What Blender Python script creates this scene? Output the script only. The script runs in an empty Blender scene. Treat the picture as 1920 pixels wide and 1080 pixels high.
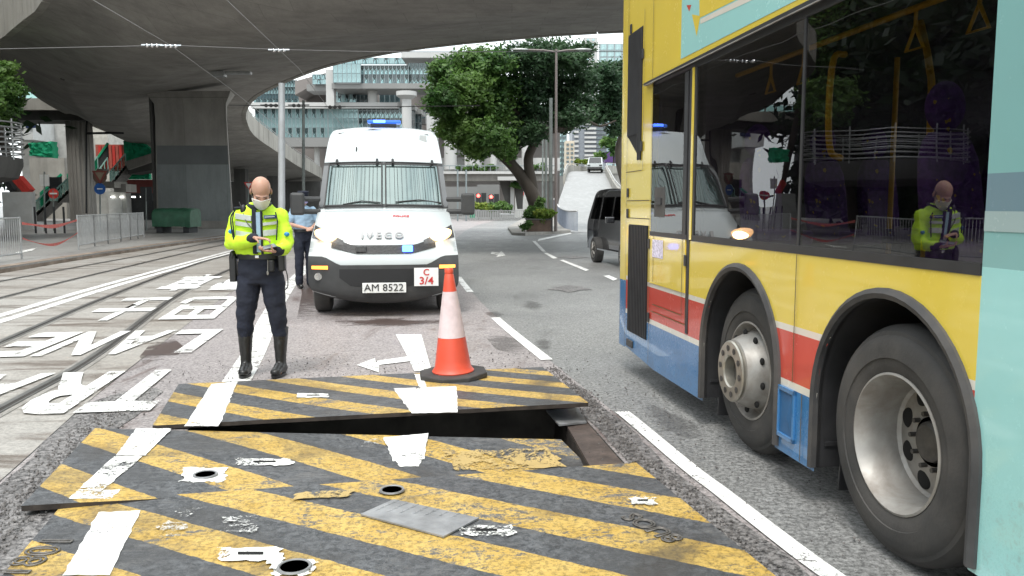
import bpy, math, random
import numpy as np
from mathutils import Vector, Matrix, noise
random.seed(7)
S = bpy.context.scene
C = S.collection
# ------------------------------------------------------------- camera
CAM_H = 1.51
FOC = 1520.0                      # focal length in pixels of a 1920 wide frame
PITCH = math.atan(155 / FOC)
cam = bpy.data.cameras.new('camera'); cam_o = bpy.data.objects.new('camera', cam); C.objects.link(cam_o)
cam.sensor_width = 36; cam.lens = 36 * FOC / 1920
cam.clip_start = 0.05; cam.clip_end = 3000
cam_o.location = (0, 0, CAM_H); cam_o.rotation_euler = (math.pi / 2 - PITCH, 0, 0)
S.camera = cam_o
# ------------------------------------------------------------- sky and sun
SUN_EL, SUN_AZ = math.radians(62), math.radians(200)      # azimuth clockwise from +Y
w = bpy.data.worlds.new('World'); S.world = w; w.use_nodes = True
nt = w.node_tree; nt.nodes.clear()
sky = nt.nodes.new('ShaderNodeTexSky'); sky.sky_type = 'NISHITA'; sky.sun_disc = False
sky.sun_elevation = SUN_EL; sky.sun_rotation = SUN_AZ; sky.dust_density = 4; sky.air_density = 1.5
tc = nt.nodes.new('ShaderNodeTexCoord'); nz = nt.nodes.new('ShaderNodeTexNoise'); nz.inputs['Scale'].default_value = 3.5; nz.inputs['Detail'].default_value = 6
cr = nt.nodes.new('ShaderNodeValToRGB')
cr.color_ramp.elements[0].position = .3; cr.color_ramp.elements[0].color = (5.6, 6.5, 7.0, 1)
cr.color_ramp.elements[1].position = .7; cr.color_ramp.elements[1].color = (12, 12.2, 12.1, 1)
mx = nt.nodes.new('ShaderNodeMixRGB'); mx.inputs[0].default_value = .88
bg = nt.nodes.new('ShaderNodeBackground'); bg.inputs[1].default_value = 0.1
out = nt.nodes.new('ShaderNodeOutputWorld')
L = nt.links.new
L(tc.outputs['Generated'], nz.inputs['Vector']); L(nz.outputs[0], cr.inputs[0]); L(sky.outputs[0], mx.inputs[1]); L(cr.outputs[0], mx.inputs[2])
L(mx.outputs[0], bg.inputs[0]); L(bg.outputs[0], out.inputs[0])
sun = bpy.data.lights.new('sun', 'SUN'); sun.energy = 1.2; sun.angle = math.radians(18); sun.color = (1, .965, .91)
sun_o = bpy.data.objects.new('sun', sun); C.objects.link(sun_o)
sv = Vector((math.sin(SUN_AZ) * math.cos(SUN_EL), math.cos(SUN_AZ) * math.cos(SUN_EL), math.sin(SUN_EL)))
sun_o.rotation_euler = (-sv).to_track_quat('-Z', 'Y').to_euler(); sun_o.location = (0, -20, 60)
S.view_settings.view_transform = 'Standard'; S.view_settings.look = 'None'; S.view_settings.gamma = 1
S.view_settings.exposure = 1.15
S.view_settings.use_curve_mapping = False
S.cycles.max_bounces = 8; S.cycles.diffuse_bounces = 4; S.cycles.glossy_bounces = 4; S.cycles.transparent_max_bounces = 16
S.cycles.caustics_reflective = False; S.cycles.caustics_refractive = False
S.cycles.use_denoising = True
# ------------------------------------------------------------- frames of reference
TH = math.atan(-220 / FOC)                                 # the road runs this much left of the view
ROT = -TH
DX, DY = math.sin(TH), math.cos(TH)
def rf(lat, al, z=0.0):                                    # road frame -> world
    return Vector((lat * DY + al * DX, -lat * DX + al * DY, z))
def to_rf(p):
    return (p[0] * DY - p[1] * DX, p[0] * DX + p[1] * DY, p[2])
def ray(px, py):
    u = (px - 960) / FOC; v = (540 - py) / FOC
    return Vector((u, v * math.sin(PITCH) + math.cos(PITCH), v * math.cos(PITCH) - math.sin(PITCH)))
def ground(px, py, z=0.0):                                 # where a surveyed sight line meets height z
    r = ray(px, py); return Vector((0, 0, CAM_H)) + r * ((z - CAM_H) / r.z)
def at(px, py, Y):                                         # ... meets depth Y
    r = ray(px, py); return Vector((0, 0, CAM_H)) + r * (Y / r.y)
# ------------------------------------------------------------- mesh builder
class MB:
    def __init__(s): s.v = []; s.f = []; s.m = []
    def add(s, vs, fs, m=0):
        b = len(s.v); s.v += [tuple(p) for p in vs]; s.f += [tuple(i + b for i in f) for f in fs]; s.m += [m] * len(fs); return s
    def poly(s, pts, m=0): return s.add(pts, [tuple(range(len(pts)))], m)
    def box(s, x0, x1, y0, y1, z0, z1, m=0):
        vs = [(x, y, z) for z in (z0, z1) for y in (y0, y1) for x in (x0, x1)]
        return s.add(vs, [(0, 2, 3, 1), (4, 5, 7, 6), (0, 1, 5, 4), (2, 6, 7, 3), (0, 4, 6, 2), (1, 3, 7, 5)], m)
    def obox(s, c, sz, M=None, m=0):
        h = [a / 2 for a in sz]
        vs = [Vector((x, y, z)) for z in (-h[2], h[2]) for y in (-h[1], h[1]) for x in (-h[0], h[0])]
        if M is not None: vs = [M @ v for v in vs]
        vs = [v + Vector(c) for v in vs]
        return s.add(vs, [(0, 2, 3, 1), (4, 5, 7, 6), (0, 1, 5, 4), (2, 6, 7, 3), (0, 4, 6, 2), (1, 3, 7, 5)], m)
    def beam(s, a, b, wd, hg, m=0, up=(0, 0, 1)):
        a = Vector(a); b = Vector(b); d = (b - a).normalized(); u = Vector(up)
        if abs(d.dot(u)) > .98: u = Vector((0, 1, 0))
        x = d.cross(u).normalized(); z = x.cross(d)
        vs = [p + x * (i * wd / 2) + z * (j * hg / 2) for p in (a, b) for i, j in ((-1, -1), (1, -1), (1, 1), (-1, 1))]
        return s.add(vs, [(0, 1, 2, 3), (7, 6, 5, 4), (0, 4, 5, 1), (1, 5, 6, 2), (2, 6, 7, 3), (3, 7, 4, 0)], m)
    def tube(s, pts, r, n=8, m=0, cap=True):
        pts = [Vector(p) for p in pts]; k = len(pts); rs = r if isinstance(r, (list, tuple)) else [r] * k
        vs = []; prev = None
        for i, p in enumerate(pts):
            d = (pts[min(i + 1, k - 1)] - pts[max(i - 1, 0)]).normalized()
            if prev is None:
                prev = d.orthogonal().normalized()
            prev = (prev - d * prev.dot(d)).normalized(); y = d.cross(prev)
            vs += [p + (prev * math.cos(2 * math.pi * j / n) + y * math.sin(2 * math.pi * j / n)) * rs[i] for j in range(n)]
        fs = [(i * n + j, i * n + (j + 1) % n, (i + 1) * n + (j + 1) % n, (i + 1) * n + j) for i in range(k - 1) for j in range(n)]
        if cap: fs += [tuple(range(n - 1, -1, -1)), tuple((k - 1) * n + j for j in range(n))]
        return s.add(vs, fs, m)
    def lathe(s, prof, n=32, c=(0, 0, 0), M=None, m=0, caps=True, a0=0, a1=2 * math.pi):
        vs = []; full = abs(a1 - a0 - 2 * math.pi) < 1e-6; N = n if full else n + 1
        for r, z in prof:
            for j in range(N):
                a = a0 + (a1 - a0) * j / n
                p = Vector((r * math.cos(a), r * math.sin(a), z))
                if M is not None: p = M @ p
                vs.append(p + Vector(c))
        k = len(prof); fs = []
        for i in range(k - 1):
            for j in range(n if full else n):
                j2 = (j + 1) % N if full else j + 1
                fs.append((i * N + j, i * N + j2, (i + 1) * N + j2, (i + 1) * N + j))
        if caps:
            if prof[0][0] > 1e-5: fs.append(tuple(range(N - 1, -1, -1)))
            if prof[-1][0] > 1e-5: fs.append(tuple((k - 1) * N + j for j in range(N)))
        return s.add(vs, fs, m)
    def prism(s, pts, ext, m=0):                            # pts: 3-D loop, ext: extrusion vector
        e = Vector(ext); n = len(pts); a = [Vector(p) for p in pts]; b = [p + e for p in a]
        fs = [tuple(range(n - 1, -1, -1)), tuple(n + i for i in range(n))] + [(i, (i + 1) % n, n + (i + 1) % n, n + i) for i in range(n)]
        return s.add(a + b, fs, m)
    def grid(s, rows, m=0, close=False):
        k = len(rows[0]); vs = [p for r in rows for p in r]; fs = []
        for i in range(len(rows) - 1):
            for j in range(k if close else k - 1):
                j2 = (j + 1) % k; fs.append((i * k + j, i * k + j2, (i + 1) * k + j2, (i + 1) * k + j))
        return s.add(vs, fs, m)
    def ball(s, c, r, n=12, M=None, m=0):
        r = (r, r, r) if not isinstance(r, (tuple, list)) else r; k = max(6, n // 2 + 1)
        D = Matrix.Diagonal((r[0], r[1], r[2]))
        if M is not None: D = M @ D
        prof = [(math.sin(math.pi * i / k), -math.cos(math.pi * i / k)) for i in range(k + 1)]
        prof[0] = (1e-4, -1); prof[-1] = (1e-4, 1)
        return s.lathe(prof, n, c, D, m)
    def capsule(s, a, b, ra, rb, n=12, sx=1.0, m=0):
        a = Vector(a); b = Vector(b); d = b - a; ln = d.length; q = d.to_track_quat('Z', 'Y').to_matrix()
        q = q @ Matrix.Diagonal((sx, 1, 1))
        prof = [(ra * math.sin(t), -ra * math.cos(t)) for t in (.01, .5, 1.05, 1.57)] + [(rb * math.sin(t), ln - rb * math.cos(t)) for t in (1.57, 2.1, 2.64, 3.13)]
        return s.lathe(prof, n, a, q, m)
    def mesh(s, name, mats, smooth=35, off=None, merge=False):
        me = bpy.data.meshes.new(name); v = s.v
        if off is not None: v = [(p[0] - off[0], p[1] - off[1], p[2] - off[2]) for p in v]
        me.from_pydata(v, [], s.f)
        for mm in (mats if isinstance(mats, (list, tuple)) else [mats]): me.materials.append(mm)
        if any(s.m): me.polygons.foreach_set('material_index', s.m)
        if merge:
            import bmesh
            bm = bmesh.new(); bm.from_mesh(me); bmesh.ops.remove_doubles(bm, verts=bm.verts, dist=1e-4); bmesh.ops.recalc_face_normals(bm, faces=bm.faces); bm.to_mesh(me); bm.free()
        if smooth:
            me.polygons.foreach_set('use_smooth', [True] * len(me.polygons)); me.set_sharp_from_angle(angle=math.radians(smooth))
        me.update(); return me
    def build(s, name, mats, parent=None, smooth=35, off=None, bevel=0, loc=None, rot=0, merge=False):
        o = bpy.data.objects.new(name, s.mesh(name, mats, smooth, off, merge)); C.objects.link(o)
        if parent is not None: o.parent = parent
        if loc is not None: o.location = loc
        if rot: o.rotation_euler = (0, 0, rot)
        if bevel:
            b = o.modifiers.new('bevel', 'BEVEL'); b.width = bevel; b.segments = 2; b.limit_method = 'ANGLE'; b.angle_limit = math.radians(40)
        return o
def tag(o, label=None, cat=None, group=None, kind=None):
    if label: o['label'] = label
    if cat: o['category'] = cat
    if group: o['group'] = group
    if kind: o['kind'] = kind
    return o
def thing(name, label, cat, loc=(0, 0, 0), rot=0, group=None):
    o = bpy.data.objects.new(name, None); C.objects.link(o); o.location = loc; o.rotation_euler = (0, 0, rot); o.empty_display_size = .2
    return tag(o, label, cat, group)
def dup(root, loc=None, rot=None, label=None):
    def cp(o, par):
        c = o.copy(); C.objects.link(c); c.parent = par
        for ch in list(o.children): cp(ch, c)
        return c
    r = cp(root, None)
    if loc is not None: r.location = loc
    if rot is not None: r.rotation_euler = (0, 0, rot)
    if label: r['label'] = label
    return r
def put(name, me, parent, loc, rot=(0, 0, 0), scale=None):
    o = bpy.data.objects.new(name, me); C.objects.link(o); o.parent = parent; o.location = loc; o.rotation_euler = rot
    if scale: o.scale = scale
    return o
def struct(name, mb, mat, smooth=35, **k): return tag(mb.build(name, mat, None, smooth, **k), kind='structure')
def cr1(pts, n):                                            # Catmull-Rom through tuples
    P = [np.array(p, float) for p in pts]; P = [2 * P[0] - P[1]] + P + [2 * P[-1] - P[-2]]; o = []
    for i in range(1, len(P) - 2):
        for k in range(n):
            t = k / n; a, b, c, d = P[i - 1:i + 3]
            o.append(.5 * (2 * b + (c - a) * t + (2 * a - 5 * b + 4 * c - d) * t * t + (3 * b - a - 3 * c + d) * t ** 3))
    o.append(P[-2]); return o
# ------------------------------------------------------------- materials
def nodes(name):
    m = bpy.data.materials.new(name); m.use_nodes = True; t = m.node_tree
    return m, t, t.nodes['Principled BSDF']
def N(t, typ, **k):
    n = t.nodes.new('ShaderNode' + typ)
    for a, b in k.items():
        if a in n.inputs: n.inputs[a].default_value = b
        else: setattr(n, a, b)
    return n
def ramp(t, src, stops):
    r = t.nodes.new('ShaderNodeValToRGB'); e = r.color_ramp.elements
    while len(e) < len(stops): e.new(.5)
    for i, (p, c) in enumerate(stops):
        e[i].position = p; e[i].color = (c, c, c, 1) if isinstance(c, (int, float)) else (*c, 1)
    t.links.new(src, r.inputs[0]); return r.outputs[0]
def math_(t, op, a, b=None, clamp=False):
    n = t.nodes.new('ShaderNodeMath'); n.operation = op; n.use_clamp = clamp
    for i, x in enumerate((a, b)):
        if x is None: continue
        if isinstance(x, (int, float)): n.inputs[i].default_value = x
        else: t.links.new(x, n.inputs[i])
    return n.outputs[0]
def mixc(t, f, a, b, mode='MIX'):
    n = t.nodes.new('ShaderNodeMixRGB'); n.blend_type = mode
    for i, x in enumerate((f, a, b)):
        if isinstance(x, (int, float)): n.inputs[i].default_value = x
        elif isinstance(x, tuple): n.inputs[i].default_value = (*x, 1)
        else: t.links.new(x, n.inputs[i])
    return n.outputs[0]
def noise_(t, scale, detail=4, rough=.55, coord='Object', dist=0, vec=None, stretch=None):
    n = t.nodes.new('ShaderNodeTexNoise'); n.inputs['Scale'].default_value = scale; n.inputs['Detail'].default_value = detail; n.inputs['Roughness'].default_value = rough; n.inputs['Distortion'].default_value = dist
    if vec is None:
        c = t.nodes.new('ShaderNodeTexCoord'); vec = c.outputs[coord]
    if stretch:
        mp = t.nodes.new('ShaderNodeMapping'); mp.inputs['Scale'].default_value = stretch; t.links.new(vec, mp.inputs[0]); vec = mp.outputs[0]
    t.links.new(vec, n.inputs['Vector']); return n.outputs[0]
def bump_(t, p, h, strength=.3, dist=.01):
    b = t.nodes.new('ShaderNodeBump'); b.inputs['Strength'].default_value = strength; b.inputs['Distance'].default_value = dist
    t.links.new(h, b.inputs['Height']); t.links.new(b.outputs[0], p.inputs['Normal'])
def pm(name, col, rough=.5, metal=0, var=.12, vs=3, bump=0, bs=60, dirt=0, dirtc=(.05, .045, .04), ds=1.5, coat=0, spec=None, stretch=None):
    m, t, p = nodes(name)
    p.inputs['Roughness'].default_value = rough; p.inputs['Metallic'].default_value = metal
    if spec is not None: p.inputs['Specular IOR Level'].default_value = spec
    if coat: p.inputs['Coat Weight'].default_value = coat; p.inputs['Coat Roughness'].default_value = .05
    n = noise_(t, vs, 5, stretch=stretch)
    f = ramp(t, n, [(.3, 1 - var), (.7, 1 + var)])
    c = mixc(t, 1.0, tuple(col), f, 'MULTIPLY')
    if dirt:
        dn = noise_(t, ds, 7, .65, dist=.4, stretch=stretch)
        df = ramp(t, dn, [(.42, 0.0), (.72, dirt)])
        c = mixc(t, df, c, tuple(dirtc))
        rr = mixc(t, df, (rough,) * 3, (min(1, rough + .25),) * 3); t.links.new(rr, p.inputs['Roughness'])
    t.links.new(c, p.inputs['Base Color'])
    if bump: bump_(t, p, noise_(t, bs, 4), bump, .005)
    return m
def emis(name, col, strength, base=(.5, .5, .5)):
    m, t, p = nodes(name); p.inputs['Base Color'].default_value = (*base, 1); p.inputs['Emission Color'].default_value = (*col, 1); p.inputs['Emission Strength'].default_value = strength
    p.inputs['Roughness'].default_value = .2; return m
def glass(name, tint, refl=1.0, rough=.02, ior=1.5, wav=0, wscale=.5):
    m, t, p = nodes(name); t.nodes.remove(p); o = t.nodes['Material Output']
    tr = N(t, 'BsdfTransparent'); tr.inputs[0].default_value = (*tint, 1)
    gl = N(t, 'BsdfGlossy'); gl.inputs['Roughness'].default_value = rough; gl.inputs[0].default_value = (refl, refl, refl, 1) if not isinstance(refl, tuple) else (*refl, 1)
    fr = N(t, 'Fresnel'); fr.inputs[0].default_value = ior
    geo = N(t, 'NewGeometry'); front = math_(t, 'SUBTRACT', 1.0, geo.outputs['Backfacing']); mxs = N(t, 'MixShader'); t.links.new(math_(t, 'MULTIPLY', fr.outputs[0], front), mxs.inputs[0]); t.links.new(tr.outputs[0], mxs.inputs[1]); t.links.new(gl.outputs[0], mxs.inputs[2])
    if wav:
        b = t.nodes.new('ShaderNodeBump'); b.inputs['Strength'].default_value = wav; b.inputs['Distance'].default_value = .05
        t.links.new(noise_(t, wscale, 2), b.inputs['Height']); t.links.new(b.outputs[0], gl.inputs['Normal']); t.links.new(b.outputs[0], fr.inputs['Normal'])
    t.links.new(mxs.outputs[0], o.inputs[0]); return m
# ------------------------------------------------------------- ground materials
def road_mat(name, base, warm, speck=.5, crack=False, wet=0.5, streak=(1.6, .55, 1), stc=None, thr=.57):
    m, t, p = nodes(name)
    big = noise_(t, .35, 6, .6, dist=.3); fine = noise_(t, 34, 5, .85); mid = noise_(t, 7, 5, .6)
    c = mixc(t, ramp(t, big, [(.35, 0.0), (.65, 1.0)]), tuple(base), tuple(warm))
    c = mixc(t, 1.0, c, ramp(t, fine, [(.40, 1 - speck), (.5, 1.0), (.60, 1 + speck)]), 'MULTIPLY')
    c = mixc(t, 1.0, c, ramp(t, mid, [(.3, .86), (.7, 1.12)]), 'MULTIPLY')
    st = noise_(t, 1.1, 7, .68, dist=.8, stretch=streak)
    sf = ramp(t, st, [(thr, 0.0), (thr + .12, wet)])
    c = mixc(t, sf, c, stc or (base[0] * .3, base[1] * .26, base[2] * .24))
    t.links.new(c, p.inputs['Base Color'])
    t.links.new(ramp(t, st, [(.5, .5), (.7, .32)]), p.inputs['Roughness'])
    bump_(t, p, fine, .8, .006); return m
M = {}
M['asphalt_left'] = road_mat('reddish worn asphalt', (.32, .29, .285), (.265, .24, .237), .48, wet=.85, thr=.56, stc=(.13, .09, .08))
M['asphalt'] = road_mat('grey asphalt', (.235, .235, .228), (.175, .175, .172), .62, wet=.4, thr=.58)
M['asphalt_dark'] = road_mat('dark patching asphalt', (.13, .122, .12), (.20, .19, .185), .85, wet=.4)
M['tramway'] = road_mat('stained tramway concrete', (.37, .355, .33), (.29, .265, .235), .22, wet=.85, streak=(.4, 2.6, 1), stc=(.11, .08, .06), thr=.515)
M['pavement'] = road_mat('pavement concrete', (.30, .295, .28), (.22, .21, .20), .2, wet=.4)
M['far_ground'] = road_mat('far paving', (.2, .2, .2), (.16, .16, .16), .2, wet=.1)
def paint(name, col, wear=.5, rough=.6, thr=.0, stretch=None):
    m, t, p = nodes(name)
    fine = noise_(t, 60, 3, .8); pat = noise_(t, 3.5, 9, .8, dist=.5, stretch=stretch)
    c = mixc(t, 1.0, tuple(col), ramp(t, noise_(t, 6, 5, .6), [(.3, .82), (.7, 1.05)]), 'MULTIPLY')
    t.links.new(c, p.inputs['Base Color']); p.inputs['Roughness'].default_value = rough
    h = mixc(t, .3, pat, fine)
    a = ramp(t, h, [(wear - .015, 0.0), (wear + .015, 1.0)])
    t.links.new(a, p.inputs['Alpha']); bump_(t, p, fine, .3, .003); return m
M['white_paint'] = paint('worn white road paint', (.80, .80, .78), .425)
M['white_worn'] = paint('heavily worn white road paint', (.8, .8, .77), .465)
M['yellow_paint'] = paint('yellow road paint', (.62, .42, .06), .36)
M['rail'] = pm('steel tram rail', (.22, .21, .20), .35, .7, .3, 3, bump=.1)
M['groove'] = pm('tram rail groove', (.03, .026, .022), .8, 0, .4, 5)
M['kerb'] = pm('kerb stone', (.25, .2, .16), .85, 0, .3, 2, bump=.4, bs=40, dirt=.7, dirtc=(.07, .045, .03))
# ------------------------------------------------------------- the ground, with the open trench
H0, H1, A0, A1 = -1.40, 1.32, 2.2, 6.0
def sheet(name, pts, z, mat, kind='structure'):
    m = MB(); m.poly([rf(a, b, z) if True else 0 for a, b in pts]); o = m.build(name, mat, smooth=0)
    return tag(o, kind=kind)
g = MB()
for (a, b, c, d) in ((-700, 700, 60, 1300), (-700, 700, -300, A0), (-700, H0, A0, A1), (H1, 700, A0, A1), (-700, 700, A1, 60)):
    g.poly([rf(a, c), rf(b, c), rf(b, d), rf(a, d)])
struct('road', g, M['asphalt'], 0)
p_ = MB()                                                   # trench walls and floor
W0, W1 = rf(H0, A0), rf(H1, A1)
for a, b in (((H0, A0), (H1, A0)), ((H1, A0), (H1, A1)), ((H1, A1), (H0, A1)), ((H0, A1), (H0, A0))):
    p_.poly([rf(*a, 0), rf(*b, 0), rf(*b, -.9), rf(*a, -.9)])
p_.poly([rf(H0, A0, -.9), rf(H1, A0, -.9), rf(H1, A1, -.9), rf(H0, A1, -.9)])
M['trench'] = pm('damp trench earth', (.06, .052, .045), .9, 0, .4, 4, bump=.6, bs=20)
struct('trench', p_, M['trench'], 0)
# left lane, reddish; lateral -2.3 .. 1.35 curving left with distance
LL = [(-2.0, -6), (-2.02, 3), (-2.16, 4.7), (-2.38, 6.9), (-2.58, 10), (-2.83, 14.9), (-2.9, 22), (-2.6, 34), (-1.2, 60), (1.5, 90)]
RL = [(2.1, -6), (1.77, 3), (1.62, 4.4), (1.57, 5.7), (1.5, 7.3), (1.34, 11.3), (1.35, 17), (1.6, 24), (2.4, 34), (6, 60), (12, 90)]
def strip(name, left, right, z, mat, n=6):
    l = cr1([(a, b) for a, b in left], n); r = cr1([(a, b) for a, b in right], n)
    k = max(len(l), len(r))
    def rs(q): return [q[min(len(q) - 1, int(round(i * (len(q) - 1) / (k - 1))))] for i in range(k)]
    def byal(q, al): return float(np.interp(al, [x[1] for x in q], [x[0] for x in q]))
    als = sorted(set([round(float(x[1]), 3) for x in l + r]))
    m = MB(); m.grid([[rf(byal(l, a), a, z), rf(byal(r, a), a, z)] for a in als])
    return struct(name, m, mat, 0)
def cut(q, lo, hi):
    al = [x[1] for x in q]; f = lambda a: float(np.interp(a, al, [x[0] for x in q]))
    return [(f(lo), lo)] + [x for x in q if lo < x[1] < hi] + [(f(hi), hi)]
strip('left_lane', cut(LL, A1 + .01, 90), cut(RL, A1 + .01, 90), .004, M['asphalt_left'])
strip('left_lane', cut(LL, -6, A1 + .01), [(H0, -6), (H0, A1 + .01)], .004, M['asphalt_left'])
strip('left_lane', [(H1, -6), (H1, A1 + .01)], cut(RL, -6, A1 + .01), .004, M['asphalt_left'])
# dark loose patching beside the plates
def blob(name, pts, z, mat):
    q = cr1(pts + [pts[0]], 5)[:-1]; m = MB(); v = []
    for a, b in q:
        j = noise.noise(Vector((a * 7, b * 7, z))) * .05; v.append(rf(a + j, b + j, z))
    m.poly(v); return struct(name, m, mat, 0)
blob('asphalt_patch', [(-1.5, 2.0), (-1.6, 4.2), (-1.85, 5.4), (-1.85, 6.3), (-1.95, 6.95), (-2.3, 6.6), (-2.26, 5.8), (-2.16, 4.9), (-2.05, 3.8), (-2.02, 2.0)], .009, M['asphalt_dark'])
blob('asphalt_patch', [(1.33, 2.2), (1.33, 4.2), (1.34, 5.8), (1.45, 6.6), (1.52, 6.2), (1.56, 5.2), (1.55, 4.4), (1.62, 3.4), (1.66, 2.2)], .009, M['asphalt_dark'])
# tramway slab
TL_ = [(-16, -30), (-14, -10), (-12.5, 3), (-10.2, 10), (-9.0, 17), (-8.7, 19.4), (-8.54, 25.7), (-7.6, 38.7), (-5.2, 60), (-1.5, 90)]
strip('tramway', TL_, [(-2.0, -30)] + [(a - .005, b) for a, b in LL], .006, M['tramway'])
def follow(pts, wd, z, name, mat, lo=None, hi=None, kind='structure'):
    q = cr1(pts, 8)
    if lo is not None: q = [x for x in q if lo <= x[1] <= hi]
    rows = []
    for i, x in enumerate(q):
        a = q[max(0, i - 1)]; b = q[min(len(q) - 1, i + 1)]; d = np.array([b[0] - a[0], b[1] - a[1]]); d /= np.linalg.norm(d); n = np.array([d[1], -d[0]]) * wd / 2
        rows.append([rf(x[0] - n[0], x[1] - n[1], z), rf(x[0] + n[0], x[1] + n[1], z)])
    m = MB(); m.grid(rows); return struct(name, m, mat, 0)
R1 = [(-2.95, -8), (-2.85, 3), (-2.9, 6.35), (-2.99, 8.64), (-3.6, 14.1), (-3.82, 19.4), (-3.75, 28), (-3.0, 42), (.5, 70)]
R0 = [(-4.0, -8), (-4.05, 3), (-4.2, 8), (-4.3, 9.5), (-4.68, 13.9), (-5.0, 20), (-5.0, 25.8), (-4.3, 40), (-.8, 70)]
R2 = [(-5.75, 3), (-6.1, 9), (-6.36, 14.1), (-6.5, 19.5), (-6.45, 32.9), (-5.4, 50)]
R3 = [(-7.0, 3), (-7.5, 12), (-7.75, 17.4), (-7.5, 27), (-7.3, 36), (-6.4, 50)]
M['rail_bed'] = road_mat('rail bed', (.31, .295, .27), (.22, .205, .185), .3, wet=.5)
for q, wd in ((R1, .20), (R0, .18), (R2, .14), (R3, .12)):
    follow(q, wd, .010, 'rail_bed', M['rail_bed'])
    follow([(a - .035, b) for a, b in q], .045, .016, 'tram_rail', M['rail']); follow([(a + .008, b) for a, b in q], .04, .014, 'rail_groove', M['groove']); follow([(a + .038, b) for a, b in q], .018, .016, 'tram_rail', M['rail'])
WL = [(-4.95, 3), (-5.1, 8), (-5.18, 11.5), (-5.28, 16), (-5.25, 22), (-5.15, 30), (-4.6, 45), (-3, 60)]
follow([(a - .17, b) for a, b in WL], .15, .011, 'lane_line', M['white_paint']); follow([(a + .09, b) for a, b in WL], .15, .011, 'lane_line', M['white_paint'])
# lane lines
LW = [(-1.28, 2.2), (-1.31, 3.4), (-1.31, 5.7), (-1.36, 7.1), (-1.48, 8.9), (-1.75, 12), (-2.05, 17.5), (-2.1, 24), (-1.9, 34)]
follow(LW, .24, .010, 'lane_line', M['white_worn'], 7.1, 34)
E1 = [(1.83, 2.2), (1.735, 2.99), (1.705, 3.41), (1.68, 3.94), (1.655, 4.34), (1.635, 5.32), (1.625, 5.62)]
follow(E1, .105, .014, 'lane_line', M['white_paint'])
for lo, hi in ((7.35, 11.2), (13.3, 17.2), (19.5, 23.5), (26, 29.5)):
    follow([(a - .03, b) for a, b in RL], .12, .012, 'lane_line', M['white_paint'], lo, hi)
# centre line of the far fork
def gpoly(name, px, z, mat):
    m = MB(); m.poly([ground(*p, z) for p in px]); return struct(name, m, mat, 0)
for q in ([(998, 452), (1004, 452), (1024, 472), (1017, 472)], [(1019, 474), (1026, 474), (1046, 484), (1037, 485)], [(1049, 488), (1056, 487), (1105, 506), (1098, 508)], [(1131, 517), (1142, 516), (1158, 523), (1150, 526)], [(1008, 452), (1010, 448), (1070, 436), (1072, 438)]):
    gpoly('lane_line', q, .012, M['white_paint'])
for q in ([(967, 432), (970, 432), (976, 418), (973, 418)], [(973, 432), (976, 432), (981, 418), (978, 418)]): gpoly('lane_line', q, .012, M['yellow_paint'])
gpoly('road_arrow', [(922, 472), (936, 474), (940, 471), (948, 479), (930, 482), (934, 478), (920, 476)], .012, M['white_worn'])
gpoly('road_arrow', [(742, 627), (790, 627), (809, 694), (777, 696), (768, 677), (711, 684), (710, 698), (669, 684), (703, 671), (704, 677), (764, 668)], .012, M['white_paint'])
for cx, cy, a, b in ((1068, 541, 36, 5), (1075, 482, 28, 2)):
    gpoly('road_stain', [(cx + a * math.cos(t) * (1 + .25 * math.sin(5 * t)), cy + b * math.sin(t) * (1 + .3 * math.cos(4 * t))) for t in [i * math.pi / 10 for i in range(20)]], .010, M['asphalt_dark'])
M['letter_paint'] = paint('worn white lettering', (.78, .78, .75), .445)
def stain(name, col, amt, stretch):                         # dirt soaked into the road, fading out at the rim of the stain
    m, t, p = nodes(name); p.inputs['Base Color'].default_value = (*col, 1); p.inputs['Roughness'].default_value = .4
    tcn = N(t, 'TexCoord'); vm = N(t, 'VectorMath'); vm.operation = 'DISTANCE'; t.links.new(tcn.outputs['Generated'], vm.inputs[0]); mp = N(t, 'CombineXYZ'); mp.inputs[0].default_value = .5; mp.inputs[1].default_value = .5
    sp = N(t, 'SeparateXYZ'); t.links.new(tcn.outputs['Generated'], sp.inputs[0]); cx2 = N(t, 'CombineXYZ'); t.links.new(sp.outputs[0], cx2.inputs[0]); t.links.new(sp.outputs[1], cx2.inputs[1]); t.links.new(cx2.outputs[0], vm.inputs[0]); t.links.new(mp.outputs[0], vm.inputs[1])
    n = noise_(t, 4, 8, .78, dist=.5, stretch=stretch); v = math_(t, 'SUBTRACT', math_(t, 'ADD', n, .22), math_(t, 'MULTIPLY', vm.outputs['Value'], .75)); t.links.new(ramp(t, v, [(.38, 0.0), (.58, amt)]), p.inputs['Alpha']); return m
M['stain'] = stain('brown road stain', (.085, .058, .05), .8, (.7, 1.3, 1)); M['oil'] = stain('dark scuff', (.07, .066, .063), .35, (.5, 2.2, 1))
for q, mt in (([(560, 505), (578, 500), (586, 545), (600, 605), (575, 640), (556, 600), (566, 550)], 'stain'), ([(262, 668), (285, 640), (318, 628), (345, 650), (330, 672), (292, 684), (268, 682)], 'stain'), ([(905, 585), (935, 583), (950, 592), (925, 597)], 'oil'), ([(1000, 640), (1030, 632), (1040, 650), (1012, 660)], 'oil'), ([(980, 560), (1020, 570), (1010, 585), (978, 575)], 'oil'), ([(620, 596), (830, 596), (850, 612), (640, 612)], 'stain'), ([(900, 620), (990, 640), (1000, 672), (930, 655)], 'oil'), ([(1180, 740), (1320, 800), (1340, 840), (1230, 800)], 'oil')):
    gpoly('road_stain', q, .0085, M[mt])
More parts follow.
